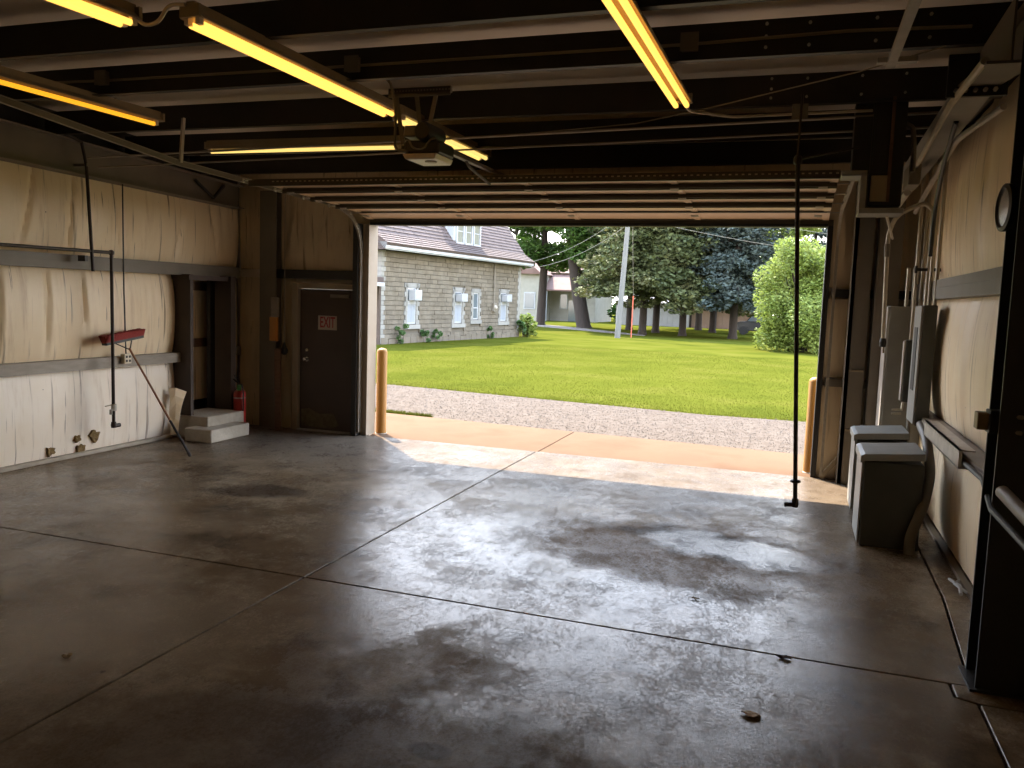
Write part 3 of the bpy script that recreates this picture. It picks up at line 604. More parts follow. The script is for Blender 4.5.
for i, (x, y, z0, z1, lab) in enumerate(((1.22, 8.75, 2.06, 3.60, 'straight conduit rising from the trough, nearest the camera'),
        (1.20, 8.98, 2.06, 3.60, 'straight conduit rising from the trough, second from the camera'),
        (1.13, 9.50, 1.71, 3.45, 'straight conduit rising from the switch box, left one of two'),
        (1.19, 9.50, 1.71, 3.45, 'straight conduit rising from the switch box, right one of two'),
        (1.08, 9.70, 2.05, 2.45, 'short capped conduit on the tall cabinet, left one'),
        (1.14, 9.70, 2.05, 2.45, 'short capped conduit on the tall cabinet, right one'),
        (1.25, 9.30, 2.06, 3.55, 'straight conduit rising behind the bent conduit against the wall'))):
    tag(MB().cyl((x, y, z0), (x, y, z1), .018, n=10).build('conduit', 'conduit', smooth=True, origin=(x, y, z0)), lab, 'conduit')
tag(MB().box(1.08, 1.32, 9.20, 9.24, 2.40, 2.43).box(1.08, 1.10, 9.19, 9.25, 2.38, 2.45).build('conduit_strap', 'black', origin=(1.2, 9, 2.4)), 'dark strut holding the conduits above the wiring trough', 'strap')
tag(MB().tube([(.95, 10.0, 3.24), (.91, 8, 3.29), (.87, 6.3, 3.36), (.86, 5.15, 3.33)], .022, 8).build('conduit', 'conduit', smooth=True, origin=(.9, 8, 3.3)), 'long conduit running under the right roof beam toward the camera', 'conduit')
tag(MB().tube(bend([(1.12, 9.9, 3.05), (1.10, 8.6, 3.20), (1.06, 7.2, 3.30), (1.22, 6.5, 3.38)], .1), .024, 8).build('conduit', 'galv', smooth=True, origin=(1.1, 8, 3.2)), 'bright conduit along the right wall top that bends to the wall', 'conduit')
tag(MB().tube(bend([(1.0, 6.9, 3.37), (1.04, 7.6, 3.2), (1.08, 8.2, 2.9), (1.1, 8.4, 2.5)], .2), .018, 8).build('cable', 'black', smooth=True, origin=(1.05, 8, 3)), 'black cable looping down below the right roof beam', 'cable')
t = thing('ballast_box', 'small grey box with a stub light under the right roof beam', 'box', (.9, 8.6, 3.1))
MB().box(.86, .96, 8.3, 8.7, 3.12, 3.30).build('box', 'steel', t, bevel=.005); MB().cyl((.90, 8.7, 3.10), (.92, 9.9, 3.08), .03, n=10).build('tube', 'galv', t, smooth=True)
# round clock on the column, bracket below
t = thing('wall_clock', 'round black rimmed mirror or clock on the right foreground column', 'clock', (1.0, 5.05, 2.55))
ax2 = Vector((-.995, -.10, 0)).normalized()
MB().lathe((1.025, 5.06, 2.55), [(.115, 0), (.125, .015), (.125, .035), (.105, .042), (.098, .03), (.0, .03)], 28, ax2).build('rim', 'black', t, smooth=True)
MB().lathe(Vector((1.025, 5.06, 2.55))+ax2*.0305, [(.1, 0), (.06, .005), (0, .006)], 28, ax2).build('face', 'chrome', t, smooth=True)
t = thing('coupler_bracket', 'black bracket with a pale square block sticking out of the foreground column', 'bracket', (1.0, 4.95, 1.43))
MB().box(.93, .985, 4.90, 4.99, 1.385, 1.475).build('end_block', 'brass', t, bevel=.004); MB().box(.985, 1.05, 4.885, 5.0, 1.37, 1.49).build('clamp', 'black', t, bevel=.004)
for z in (1.39, 1.47): MB().cyl((1.05, 4.9, z), (1.12, 4.83, z), .012, n=6).build('bolt', 'steel', t)
tag(MB().tube([(1.14, 6.30, .98), (1.12, 5.6, 1.0), (1.0, 4.75, 1.0), (.99, 3.6, 1.0)], .016, 8).build('rail_pipe', 'black', smooth=True, origin=(1.1, 5, 1)), 'thin dark pipe passing the foreground column at waist height', 'pipe')
tag(MB().cyl((1.06, 4.82, 1.08), (1.02, 3.6, 1.08), .035, n=12).build('rail_pipe', 'girt', smooth=True, origin=(1.05, 4, 1.08)), 'thick pale pipe in front of the foreground column at the frame edge', 'pipe')

# hanging black cabinet on a grey bracket
t = thing('hanging_cabinet', 'tall black metal cabinet hung on a pale grey bracket near the right beam', 'cabinet', (.55, 7.3, 2.78))
MB().box(.46, .70, 7.14, 7.42, 2.80, 3.62).build('body', 'black', t, bevel=.006)
MB().box(.475, .60, 7.125, 7.14, 2.83, 3.03).build('lower_panel', 'frame', t, bevel=.003); MB().box(.475, .585, 7.128, 7.14, 3.05, 3.60).build('door', 'black', t, bevel=.003)
MB().box(.59, .612, 7.118, 7.14, 2.83, 3.62).build('edge_strip', 'board', t)
MB().box(.33, .46, 7.16, 7.40, 3.05, 3.60).build('side_box', 'black', t, bevel=.004)
b = MB(); b.box(.40, .445, 7.12, 7.40, 2.76, 3.06).box(.26, .445, 7.12, 7.40, 3.03, 3.07).box(.40, .72, 7.10, 7.42, 2.74, 2.78); b.build('bracket', 'cpanel', t, bevel=.004)
MB().cyl((.62, 7.3, 2.74), (.74, 8.0, 2.62), .011, n=8).build('stay', 'conduit', t)
MB().tube(bend([(.70, 7.3, 3.45), (.76, 7.3, 3.42), (.78, 7.3, 3.25), (.78, 7.3, 3.08)], .06), .02, 8).build('hose', 'steel', t, smooth=True)

# hanging drop pipe in the doorway
t = thing('drop_pipe', 'long thin black pipe hanging in front of the open doorway on the right', 'pipe', (.08, 6.8, .46))
MB().cyl((-.07, 6.8, 3.10), (.08, 6.8, .47), .0175, n=10).build('pipe', 'blackpipe', t, smooth=True)
MB().lathe((.079, 6.8, .44), [(.022, 0), (.028, .02), (.024, .07)], 10).cyl((.08, 6.8, .46), (.0, 6.79, .455), .018, n=8).build('foot_elbow', 'blackpipe', t, smooth=True)
MB().lathe((.07, 6.8, .63), [(.02, 0), (.04, .008), (.04, .022), (.02, .03)], 12).build('collar', 'blackpipe', t)
MB().lathe((-.07, 6.8, 3.07), [(.02, 0), (.032, .02), (.032, .05), (.02, .07)], 10).build('top_elbow', 'blackpipe', t)
MB().cyl((-.07, 6.8, 3.11), (.36, 6.8, 3.19), .008, n=6).cyl((-.07, 6.8, 3.11), (-.07, 6.8, 3.60), .01, n=6).cyl((-.07, 6.8, 3.59), (-.07, 7.15, 3.59), .01, n=6).build('support_rod', 'blackpipe', t)

# ================================================================= OVERHEAD DOOR, TRACKS, OPENER
t = thing('overhead_door', 'tan sectional overhead door rolled up under the roof above the opening', 'garage door', (-2.65, 8.8, 3.1))
prof = [(10.36, 2.965), (10.02, 3.03), (9.46, 3.062), (8.88, 3.085), (8.30, 3.105), (7.72, 3.125)]
XL_, XR_ = -5.62, .27
for iq, ((ya, za), (yb, zb)) in enumerate(zip(prof, prof[1:])):
    rd = .032 if iq < 2 else -.012
    d = Vector((0, yb-ya, zb-za)); nrm = Vector((0, d.z, -d.y)).normalized()
    if nrm.z > 0: nrm = -nrm
    up = -nrm
    b = MB(); b.prism([(XL_, ya-.006, za+.045), (XL_, yb+.006, zb+.045), (XL_, yb+.006, zb+.05), (XL_, ya-.006, za+.05)], (XR_-XL_, 0, 0)); sec = b.build('section', 'panel', t)
    dn = d.normalized()
    for (y, z, s_) in ((ya, za, 1), (yb, zb, -1)):
        q = Vector((0, y, z)) + dn*(s_*.012)
        b = MB(); b.box(XL_, XR_, q.y-.008, q.y+.008, q.z+rd, q.z+.045).box(XL_, XR_, min(q.y, q.y+dn.y*s_*.035), max(q.y, q.y+dn.y*s_*.035), q.z+max(rd, 0), q.z+max(rd, 0)+.004); b.build('rail', 'prail', sec)
    for x in (XL_+.03, -4.15, -2.68, -1.2, XR_-.03):
        b = MB(); b.prism([(x-.035, ya-.02, za+.036), (x-.035, yb+.02, zb+.036), (x-.035, yb+.02, zb+.045), (x-.035, ya-.02, za+.045)], (.07, 0, 0)); b.build('stile', 'panel', sec)
    for x in (-5.5, -4.15, -2.68, -1.2, .15):
        b = MB(); b.box(x-.04, x+.04, yb-.05, yb+.05, zb-.012, zb).cyl((x-.04, yb, zb-.012), (x+.04, yb, zb-.012), .009, n=6); b.build('hinge', 'galv', sec)
    for x, s_ in ((XL_, -1), (XR_, 1)):
        MB().cyl((x-.03*s_, yb, zb+.03), (x+.11*s_, yb, zb+.03), .007, n=6).lathe((x+.10*s_, yb, zb+.03), [(.024, 0), (.024, .014)], 10, (s_, 0, 0)).build('roller', 'galv', sec)
MB().box(XL_, XR_, 10.345, 10.385, 2.935, 2.968).build('bottom_seal', 'rubber', t)
b = MB(); b.box(XL_, XR_, 7.66, 7.70, 3.09, 3.094).box(XL_, XR_, 7.66, 7.664, 3.09, 3.15); b.build('top_strut', 'prail', t)
b = MB()
x = XL_+.3
while x < XR_: b.box(x, x+.022, 7.655, 7.66, 3.128, 3.139); x += .055
b.build('strut_light_dots', 'panel', t, stuff=True)  # pale studs painted in for light showing through the holes
def track(label, x, pts, hang):
    t = thing('door_track', label, 'track', (x, 9, 3))
    pts = [Vector((x, y, z)) for y, z in pts]
    b = MB()
    for a, c in zip(pts, pts[1:]):
        b.obox(a, c, .004, .05, (0, 0, 1) if abs((c-a).z) < .6*abs((c-a).y)+.01 else (0, 1, 0))
    b.build('rail_web', 'steel', t)
    b = MB()
    for a, c in zip(pts, pts[1:]):
        u = (0, 0, 1) if abs((c-a).z) < .6*abs((c-a).y)+.01 else (0, 1, 0)
        b.obox(a, c, .028, .005, u, (0, .025)); b.obox(a, c, .028, .005, u, (0, -.025))
    b.build('rail_lip', 'girt', t)
    for (y, z, dy) in hang:
        MB().obox((x, y, z), (x+.02, y+dy, rz(y)+.02), .035, .004, (0, 1, 0)).obox((x+.016, y, z), (x+.036, y+dy, rz(y)+.02), .004, .035, (0, 1, 0)).build('hanger', 'galv', t)
arc = [(10.33, .05), (10.33, 2.55), (10.31, 2.72), (10.24, 2.86), (10.13, 2.97), (9.98, 3.05), (9.7, 3.08)]
track('galvanised curved door track on the left of the opening, running up under the roof', -5.74, arc[:-1]+[(9.7, 3.12), (8.4, 3.15), (6.75, 3.185), (4.84, 3.345), (3.5, 3.46)], ((6.76, 3.19, .02),))
track('galvanised curved door track on the right of the opening', .385, arc+[(8.4, 3.11), (7.5, 3.17)], ((7.55, 3.17, .1),))
tag(MB().obox((.42, 5.62, 3.46), (.41, 3.3, 3.44), .012, .045).obox((.45, 5.62, 3.46), (.44, 3.3, 3.44), .012, .045).obox((.435, 5.62, 3.44), (.425, 3.3, 3.42), .05, .004).box(.36, .58, 5.60, 5.66, 3.47, 3.50).build('strut_channel', 'galv', origin=(.43, 5, 3.45)), 'galvanised slotted channel hanging under the purlins at upper right', 'channel')
tag(MB().obox((-7.3, 7.18, 3.34), (.95, 7.18, 3.50), .05, .012).obox((-7.3, 7.32, 3.26), (.95, 7.32, 3.42), .03, .012).build('crossbar', 'girt', origin=(-3, 7.2, 3.4)), 'pair of thin metal crossbars under the purlins behind the opener', 'bar')

# opener
t = thing('door_opener', 'dark garage door opener hung from a perforated bracket mid ceiling', 'door opener', (-2.9, 6.25, 3.05))
b = MB(); b.box(-3.22, -2.68, 6.20, 6.24, 3.585, 3.63).box(-3.22, -2.68, 6.20, 6.205, 3.56, 3.63)
b.build('mounting_angle', 'steel', t)
k = MB()
for i in range(20): k.box(-3.2+i*.0265, -3.188+i*.0265, 6.197, 6.2, 3.60, 3.612)
k.build('angle_holes', 'galv', t, stuff=True)
for (xa, xb) in ((-3.16, -3.10), (-2.98, -2.93), (-2.80, -2.90)):
    MB().obox((xa, 6.21, 3.60), (xb, 6.24, 3.20), .035, .006, (0, 1, 0)).build('hanger', 'steel' if xa != -2.80 else 'girt', t)
MB().box(-3.05, -2.74, 6.14, 6.46, 3.10, 3.21).build('motor_housing', 'black', t, bevel=.02)
MB().lathe((-2.86, 6.08, 3.27), [(.06, 0), (.075, .02), (.075, .30), (.05, .32)], 18, (0, 1, 0)).build('motor', 'black', t, smooth=True)
MB().box(-3.06, -2.95, 6.16, 6.3, 3.24, 3.33).build('capacitor', 'steel', t, bevel=.01)
MB().prism([(-3.01, 6.10, 3.055), (-3.04, 6.10, 3.10), (-2.74, 6.10, 3.10), (-2.76, 6.10, 3.055)], (0, .34, 0)).build('light_lens', 'lens', t, bevel=.008)
MB().lathe((-2.84, 6.22, 3.054), [(.05, 0), (.045, -.008), (.0, -.01)], 16).build('lens_port', 'fixt', t)
MB().box(-2.905, -2.855, 6.5, 10.3, 3.195, 3.225).build('rail', 'steel', t)
MB().tube(bend([(-2.88, 7.05, 3.20), (-2.88, 7.12, 3.16), (-2.86, 7.62, 3.07)], .04), .013, 8).build('trolley_arm', 'brown', t, smooth=True)
MB().tube(bend([(-3.35, 6.15, 3.72), (-3.19, 6.17, 3.70), (-3.14, 6.18, 3.45), (-3.13, 6.15, 3.14), (-3.0, 6.12, 3.12)], .07), .012, 8).build('cable', 'steel', t, smooth=True)
b = MB(); b.tube(bend([(-2.98, 6.1, 3.2), (-2.93, 6.07, 3.13), (-2.84, 6.07, 3.12), (-2.78, 6.07, 3.2), (-2.74, 6.08, 3.21)], .04), .008, 6); b.build('wire_loop', 'steel', t, smooth=True)

# ================================================================= FLUORESCENT LIGHTS
def fixture(label, p0, p1, tubes, tm, wide=.16, roll=0.):
    p0, p1 = Vector(p0), Vector(p1); x, d, z = vrot((0, 0, 1), p1-p0)
    t = thing('fluorescent_light', label, 'ceiling light', (p0+p1)/2)
    b = MB(); L = (p1-p0).length
    prof_ = [(-wide/2, -.005), (-wide*.22, .035), (-wide*.2, .085), (wide*.2, .085), (wide*.22, .035), (wide/2, -.005), (wide/2-.006, -.012), (wide*.2, .022), (-wide*.2, .022), (-wide/2+.006, -.012)]
    b.prism([p0 + x*a + z*c for a, c in prof_], p1-p0); b.build('housing', 'fixt', t)
    for e_ in (p0, p1): MB().obox(e_-d*.012, e_+d*.012, wide*.9, .075, (0, 0, 1), (0, .03)).build('end_cap', 'fixt', t)
    offs = (-.042, .042) if tubes == 2 else (0,)
    for o_ in offs:
        MB().cyl(p0 + x*o_ - z*.034 + d*.05, p1 + x*o_ - z*.034 - d*.05, .02, n=12).build('tube', tm, t, smooth=True)
        for e_, s_ in ((p0, 1), (p1, -1)): MB().obox(e_ + x*o_ - z*.02 + d*s_*.012, e_ + x*o_ - z*.02 + d*s_*.05, .03, .045).build('socket', 'lens', t)
    for e_ in (p0.lerp(p1, .2), p0.lerp(p1, .8)):
        top = rz(e_.y); MB().cyl(e_+z*.085, (e_.x, e_.y, max(top, e_.z+.1)), .006, n=6).build('hanger', 'black', t)
    return t
fixture('amber twin tube light running toward the camera, left of the door opener', (-3.52, 4.24, 3.59), (-3.41, 6.62, 3.55), 2, 'amber')
fixture('twin tube light with pale tubes behind the door opener', (-3.40, 6.72, 3.55), (-3.28, 8.55, 3.50), 2, 'amber_pale')
fixture('amber twin tube light at top centre right of the photo', (-1.01, 4.36, 3.59), (-.95, 6.74, 3.55), 2, 'amber')
fixture('deep amber single tube light near the left beam', (-6.16, 4.25, 3.60), (-5.85, 6.60, 3.55), 1, 'amber_dim')
fixture('amber light lying crosswise above the rolled up door, far left', (-6.30, 7.86, 3.53), (-3.95, 7.92, 3.53), 1, 'amber_pale', .10)
fixture('amber twin tube light at the top left corner of the photo', (-4.20, 1.86, 3.59), (-3.93, 4.22, 3.59), 2, 'amber')
tag(MB().tube(bend([(-3.93, 4.24, 3.61), (-3.86, 4.25, 3.56), (-3.75, 4.24, 3.57), (-3.66, 4.22, 3.66), (-3.54, 4.22, 3.65)], .06), .012, 8).build('fixture_conduit', 'conduit', smooth=True, origin=(-3.75, 4.24, 3.57)), 'bent grey conduit linking the two lights at upper left', 'conduit')
# junction boxes and thin conduits along the purlins
for (x, y, z, lab) in ((-.80, 5.90, 3.74, 'small grey junction box on the purlin right of the centre light'), (-3.36, 5.90, 3.74, 'small grey junction box on the purlin above the door opener'),
                       (-5.80, 5.90, 3.76, 'small grey junction box on the purlin near the left lights'), (-.08, 7.12, 3.52, 'small grey junction box on the crossbar at right of the ceiling')):
    t = thing('junction_box', lab, 'junction box', (x, y, z)); MB().box(x-.055, x+.055, y-.05, y, z-.055, z+.055).build('box', 'steel', t, bevel=.004); MB().box(x-.06, x+.06, y-.056, y-.05, z-.06, z+.06).build('cover', 'steel', t)
tag(MB().tube([(-7.4, 5.91, 3.78), (-5.8, 5.91, 3.75), (-3.36, 5.91, 3.74), (-.8, 5.91, 3.74), (.2, 5.91, 3.76), (.9, 5.91, 3.74)], .011, 6).build('conduit', 'frame', smooth=True, origin=(-3, 5.91, 3.74)), 'long thin conduit clipped along the second purlin', 'conduit')
tag(MB().tube(bend([(-.95, 6.76, 3.58), (-.92, 6.9, 3.52), (-.6, 7.12, 3.51), (.45, 7.12, 3.52)], .05), .011, 6).build('conduit', 'conduit', smooth=True, origin=(-.5, 7.1, 3.5)), 'thin conduit from the end of the right light toward the right wall', 'conduit')
tag(MB().tube([(-2.4, 7.4, 3.49), (-1.4, 7.2, 3.50), (-.8, 6.9, 3.53), (.3, 6.2, 3.58), (.75, 5.8, 3.60)], .005, 5).build('cable', 'frame', smooth=True, origin=(-1, 7, 3.5)), 'thin slack cable strung diagonally below the purlins at right', 'cable')

# floor litter
def leaf(name, lab, cat, x, y, r, m, seed):
    rnd = random.Random(seed); b = MB(); n = 9
    vs = [(x, y, .012)] + [(x+r*rnd.uniform(.5, 1.1)*math.cos(a), y+r*.55*rnd.uniform(.5, 1.2)*math.sin(a), rnd.uniform(.002, .02)) for a in [2*math.pi*i/n for i in range(n)]]
    b.add(vs, [(0, 1+i, 1+(i+1) % n) for i in range(n)]); o = b.build(name, m, origin=(x, y, 0)); md = o.modifiers.new('th', 'SOLIDIFY'); md.thickness = .004; return tag(o, lab, cat)
leaf('dry_leaf', 'curled tan leaf on the floor at lower right', 'leaf', -.08, 4.08, .06, 'dryleaf', 3)
leaf('dirt_clod', 'dark crumb of dirt on the floor right of centre', 'dirt', .06, 4.85, .045, 'dirt', 4)
leaf('paper_scrap', 'small white scrap on the floor at lower left', 'scrap', -3.58, 3.32, .035, 'outlet', 5)
leaf('dry_leaf', 'small brown leaf on the cross joint, right of centre', 'leaf', -.53, 5.62, .03, 'dryleaf', 6)
b = MB(); b.tube([(1.20, 6.80, .02), (1.24, 6.62, .03), (1.22, 6.45, .02)], .012, 6).tube([(1.26, 6.78, .025), (1.21, 6.66, .03), (1.27, 6.5, .02)], .01, 6); tag(b.build('plastic_strap', 'white', origin=(1.22, 6.6, 0), smooth=True), 'crumpled white plastic strap on the floor against the right wall', 'strap')

# ================================================================= OUTSIDE
G = -.05
gr = struct(MB().box(-120, 90, -60, 10.6, -.6, -.16).box(-120, 90, 15.5, 190, -.6, G).build('ground', 'lawn'))
ap = struct(MB().box(-40, 60, 10.4, 13.2, -.4, -.08).build('apron', 'dirt'))
for xa, xb in ((-30, -11.0), (-10.99, -3.15), (-3.135, 4.7), (4.715, 12.5), (12.515, 30)):
    y1 = lambda x: 12.42 - .09*(x+3.1)
    ya_ = lambda x: 10.44
    MB().prism([(xa, 10.44, -.2), (xb, 10.44, -.2), (xb, y1(xb), -.2), (xa, y1(xa), -.2)], (0, 0, .185)).build('slab', 'apron', ap, bevel=.006)
road = struct(MB().prism([(-50, 16.2, -.3), (-50, 20.5, -.3), (-8.4, 17.0, -.3), (-1.5, 15.85, -.3), (.4, 15.9, -.3), (30, 16.5, -.3), (30, 9.3, -.3), (-50, 16.2, -.3)][:7] + [], (0, 0, .262)).build('gravel_road', 'gravel'))
# loose stones
nst = 16000; xs = rng.uniform(-11, 3.2, nst); ys = rng.uniform(0, 1, nst)
lo = 12.42-.09*(xs+3.1)+.02; hi = np.interp(xs, [-12, -8.4, -1.5, .4, 4], [17.3, 17.0, 15.85, 15.9, 16.0])+rng.normal(0, .12, nst); ys = lo+(hi-lo)*ys
b = MB()
for x, y in zip(xs, ys):
    r = random.uniform(.008, .019)*(1.3 if random.random() < .1 else 1); a = random.random()*3
    c_, s_ = math.cos(a)*r, math.sin(a)*r; z = -.04
    b.add([(x+c_, y+s_, z), (x-s_*.8, y+c_*.8, z), (x-c_, y-s_, z), (x+s_*.8, y-c_*.8, z), (x+random.uniform(-.3, .3)*r, y, z+r*.8)], [(0, 1, 4), (1, 2, 4), (2, 3, 4), (3, 0, 4)])
b.build('loose_stones', 'stone', road, stuff=True)
# bollards
def bollard(lab, x, y, h):
    t = thing('bollard', lab, 'bollard', (x, y, -.02)); MB().lathe((x, y, -.02), [(.075, 0), (.075, h-.05), (.066, h-.02), (.04, h), (0, h+.008)], 20).build('post', 'yellow', t, smooth=True)
    MB().lathe((x, y, -.02), [(.085, 0), (.082, .012), (.076, .016)], 20).build('collar', 'conc', t)
bollard('yellow painted bollard outside the left jamb of the opening', -5.62, 10.78, 1.24)
bollard('yellow painted bollard outside the right jamb of the opening', .265, 10.80, 1.18)

# blades of grass over the nearer lawn
def blades(name, n, xr, yfun, hmin, hmax, wd, m, parent=None, seed=1):
    r = np.random.default_rng(seed); x = r.uniform(*xr, n); y = yfun(x, r.uniform(0, 1, n)**1.6); a = r.uniform(0, 6.28, n); h = r.uniform(hmin, hmax, n); ln = r.normal(0, .5, (n, 2))*h[:, None]
    V = np.zeros((n, 3, 3)); V[:, 0] = np.stack([x-wd*np.cos(a), y-wd*np.sin(a), np.full(n, G-.01)], 1); V[:, 1] = np.stack([x+wd*np.cos(a), y+wd*np.sin(a), np.full(n, G-.01)], 1)
    V[:, 2] = np.stack([x+ln[:, 0], y+ln[:, 1], G+h], 1)
    return fastmesh(name, V.reshape(-1, 3), np.arange(3*n).reshape(-1, 3), m, parent)
def fastmesh(name, V, F, m, parent=None, stuff=True, loc=(0, 0, 0)):
    me = bpy.data.meshes.new(name); k = F.shape[1]; V = V - np.array(loc if parent is None else parent['base'])
    me.vertices.add(len(V)); me.vertices.foreach_set('co', V.astype(np.float32).ravel()); me.loops.add(F.size); me.loops.foreach_set('vertex_index', F.astype(np.int32).ravel())
    me.polygons.add(len(F)); me.polygons.foreach_set('loop_start', np.arange(0, F.size, k, dtype=np.int32)); me.polygons.foreach_set('loop_total', np.full(len(F), k, dtype=np.int32))
    me.update(calc_edges=True); me.materials.append(M[m]); o = bpy.data.objects.new(name, me); C.objects.link(o)
    if parent is not None: o.parent = parent
    else: o.location = loc
    o['base'] = tuple(loc)
    if stuff: o['kind'] = 'stuff'
    return o
edge = lambda x: np.interp(x, [-16, -8.4, -1.5, .4, 6], [17.75, 17.05, 15.9, 15.95, 16.1])
g = blades('lawn_grass', 220000, (-18, 5), lambda x, u: edge(x)+u*20+np.sin(x*5)*.06, .010, .026, .007, 'grass'); tag(g, 'short sunlit green grass of the lawn beyond the gravel road', 'grass')
g = blades('grass_strip', 5000, (-9, -5.7), lambda x, u: 12.72-.05*(x+5.2)+.22*u*np.clip((-5.7-x), 0, 1), .03, .09, .01, 'grass', seed=4); tag(g, 'narrow strip of grass between the apron and the gravel at left', 'grass')

# ---- stone house
A0 = Vector((-16.25, 30.95, G)); u = Vector((.12, .9927, 0)).normalized(); n_ = Vector((u.y, -u.x, 0))
def H(s, o, z): return A0 + u*s + n_*o + Vector((0, 0, z-G))
hs = thing('stone_house', 'buff stone block house with a mauve shingled gambrel roof beyond the lawn', 'house', A0)
Lh, Wh, Zt = 13.4, 8.5, 3.86
def hbox(b, s0, s1, o0, o1, z0, z1):
    return b.add([H(s0,o0,z0),H(s1,o0,z0),H(s1,o1,z0),H(s0,o1,z0),H(s0,o0,z1),H(s1,o0,z1),H(s1,o1,z1),H(s0,o1,z1)], [(0,3,2,1),(4,5,6,7),(0,1,5,4),(1,2,6,5),(2,3,7,6),(3,0,4,7)])
hbox(MB(), 0.03, Lh-.03, -Wh, -.05, G-.2, Zt).build('wall_core', 'mortar', hs)
wins = [(2.0, 2.70, .78, 2.36), (6.14, 6.86, .78, 2.28), (8.0, 8.55, .94, 2.26), (11.05, 11.78, .84, 2.32)]
surr = [(s0-.24, s1+.27, z0-.22, z1+.2) for s0, s1, z0, z1 in wins]
b = MB(); ch = .2
for r_ in range(20):
    z = G+.02+r_*ch; s = -(.22 if r_ % 2 else 0.)
    while s < Lh:
        e_ = s+.43; lo_, hi_ = max(s, .28 if r_ % 2 else .18), min(e_, Lh-.26)
        if hi_-lo_ > .06:
            segs = [(lo_, hi_)]
            for (a0, a1, z0, z1) in surr:
                if z+ch > z0 and z < z1:
                    ns = []
                    for p, q in segs:
                        if q <= a0 or p >= a1: ns.append((p, q)); continue
                        if a0-p > .05: ns.append((p, a0))
                        if q-a1 > .05: ns.append((a1, q))
                    segs = ns
            for p, q in segs:
                o_ = random.uniform(-.004, .02); hbox(b, p+.0015, q-.0015, -.05, o_, z+.011, min(z+ch-.011, Zt))
        s = e_
# end wall facing the garage
for r_ in range(20):
    z = G+.02+r_*ch; o_ = -.1-(.2 if r_ % 2 else 0)
    while o_ > -Wh: hbox(b, -random.uniform(0, .02), .04, o_-.42, o_-.008, z+.007, min(z+ch-.007, Zt)); o_ -= .43
b.build('stone_blocks', 'block', hs, stuff=True)
b = MB()
for r_ in range(20):
    z = G+.02+r_*ch; wq = .28 if r_ % 2 else .18
    hbox(b, -.02, wq-.008, -.25, .03, z+.006, z+ch-.006); hbox(b, Lh-wq-.06, Lh+.02, -.3, .03, z+.006, z+ch-.006)
b.build('corner_quoins', 'quoin', hs, stuff=True)
b = MB()
for k in range(24): hbox(b, k*.56+.01, k*.56+.54, -.05, .05, G-.1, .20+random.uniform(-.04, .04))
b.build('foundation_stones', 'block', hs, stuff=True)
for i, ((s0, s1, z0, z1), (a0, a1, b0, b1)) in enumerate(zip(wins, surr)):
    b = MB(); z = b0+.2; k = 0
    while z < b1-.05:
        d_ = .10 if k % 2 else 0; zz = min(z+.19, b1); hbox(b, a0+d_, s0, -.05, .025, z, zz); hbox(b, s1, a1-d_, -.05, .025, z, zz); z += .2; k += 1
    hbox(b, a0+.06, a1-.06, -.05, .025, b1-.2, b1); hbox(b, a0-.04, a1+.04, -.05, .06, b0, b0+.19)
    sr = b.build('window_surround', 'quoin', hs)
    f = MB(); hbox(f, s0, s0+.07, -.05, -.01, z0, z1); hbox(f, s1-.07, s1, -.05, -.01, z0, z1); hbox(f, s0, s1, -.05, -.01, z0, z0+.06); hbox(f, s0, s1, -.05, -.01, z1-.06, z1)
    if i != 2: hbox(f, s0, s1, -.05, .0, z0+.86, z0+1.0)
    wf_ = f.build('window', 'white', hs)
    if i == 2:
        hbox(MB(), s0+.07, s1-.07, -.049, -.03, z0+.06, z1-.06).build('pane', 'glass', wf_); hbox(MB(), s0+.05, s1-.05, -.04, -.005, z0+.55, z0+.6).build('sash_bar', 'grille', wf_)
    else:
        hbox(MB(), s0+.07, s1-.07, -.049, -.03, z0+1.0, z1-.06).build('pane', 'glass', wf_)
        q = MB()
        for kk in range(2): hbox(q, s0+.07+kk*(s1-s0-.14)/2, s0+.06+(kk+1)*(s1-s0-.14)/2, -.049, -.012, z0+.06, z0+.86)
        q.build('infill_panel', 'panelwhite', wf_)
        lab = ('white window air conditioner on the stone house, nearest the garage', 'white window air conditioner on the stone house, middle one', None, 'white window air conditioner on the stone house, farthest one')[i]
        ac = thing('air_conditioner', lab, 'air conditioner', H(s1-.2, .2, z0+1.05))
        hbox(MB(), s0+.10, s1-.06, 0, .36, z0+1.02, z1-.1).build('case', 'white', ac, bevel=.02)
        q = MB()
        for kk in range(7): hbox(q, s0+.15, s1-.11, .36, .37, z0+1.06+kk*.055, z0+1.09+kk*.055)
        q.build('grille', 'grille', ac)
# meter and riser
t = thing('electric_meter', 'grey electric meter with a tall riser pipe on the stone house wall', 'meter', H(10.15, .08, 1.3))
MB().cyl(H(10.12, .08, 3.82), H(10.15, .08, 1.78), .035, n=8).build('riser', 'steel', t); hbox(MB(), 10.0, 10.32, .02, .16, 1.34, 1.78).build('box', 'steel', t, bevel=.01); MB().lathe(H(10.16, .16, 1.56), [(.1, 0), (.09, .06), (.05, .09)], 12, n_).build('dial', 'galv', t)
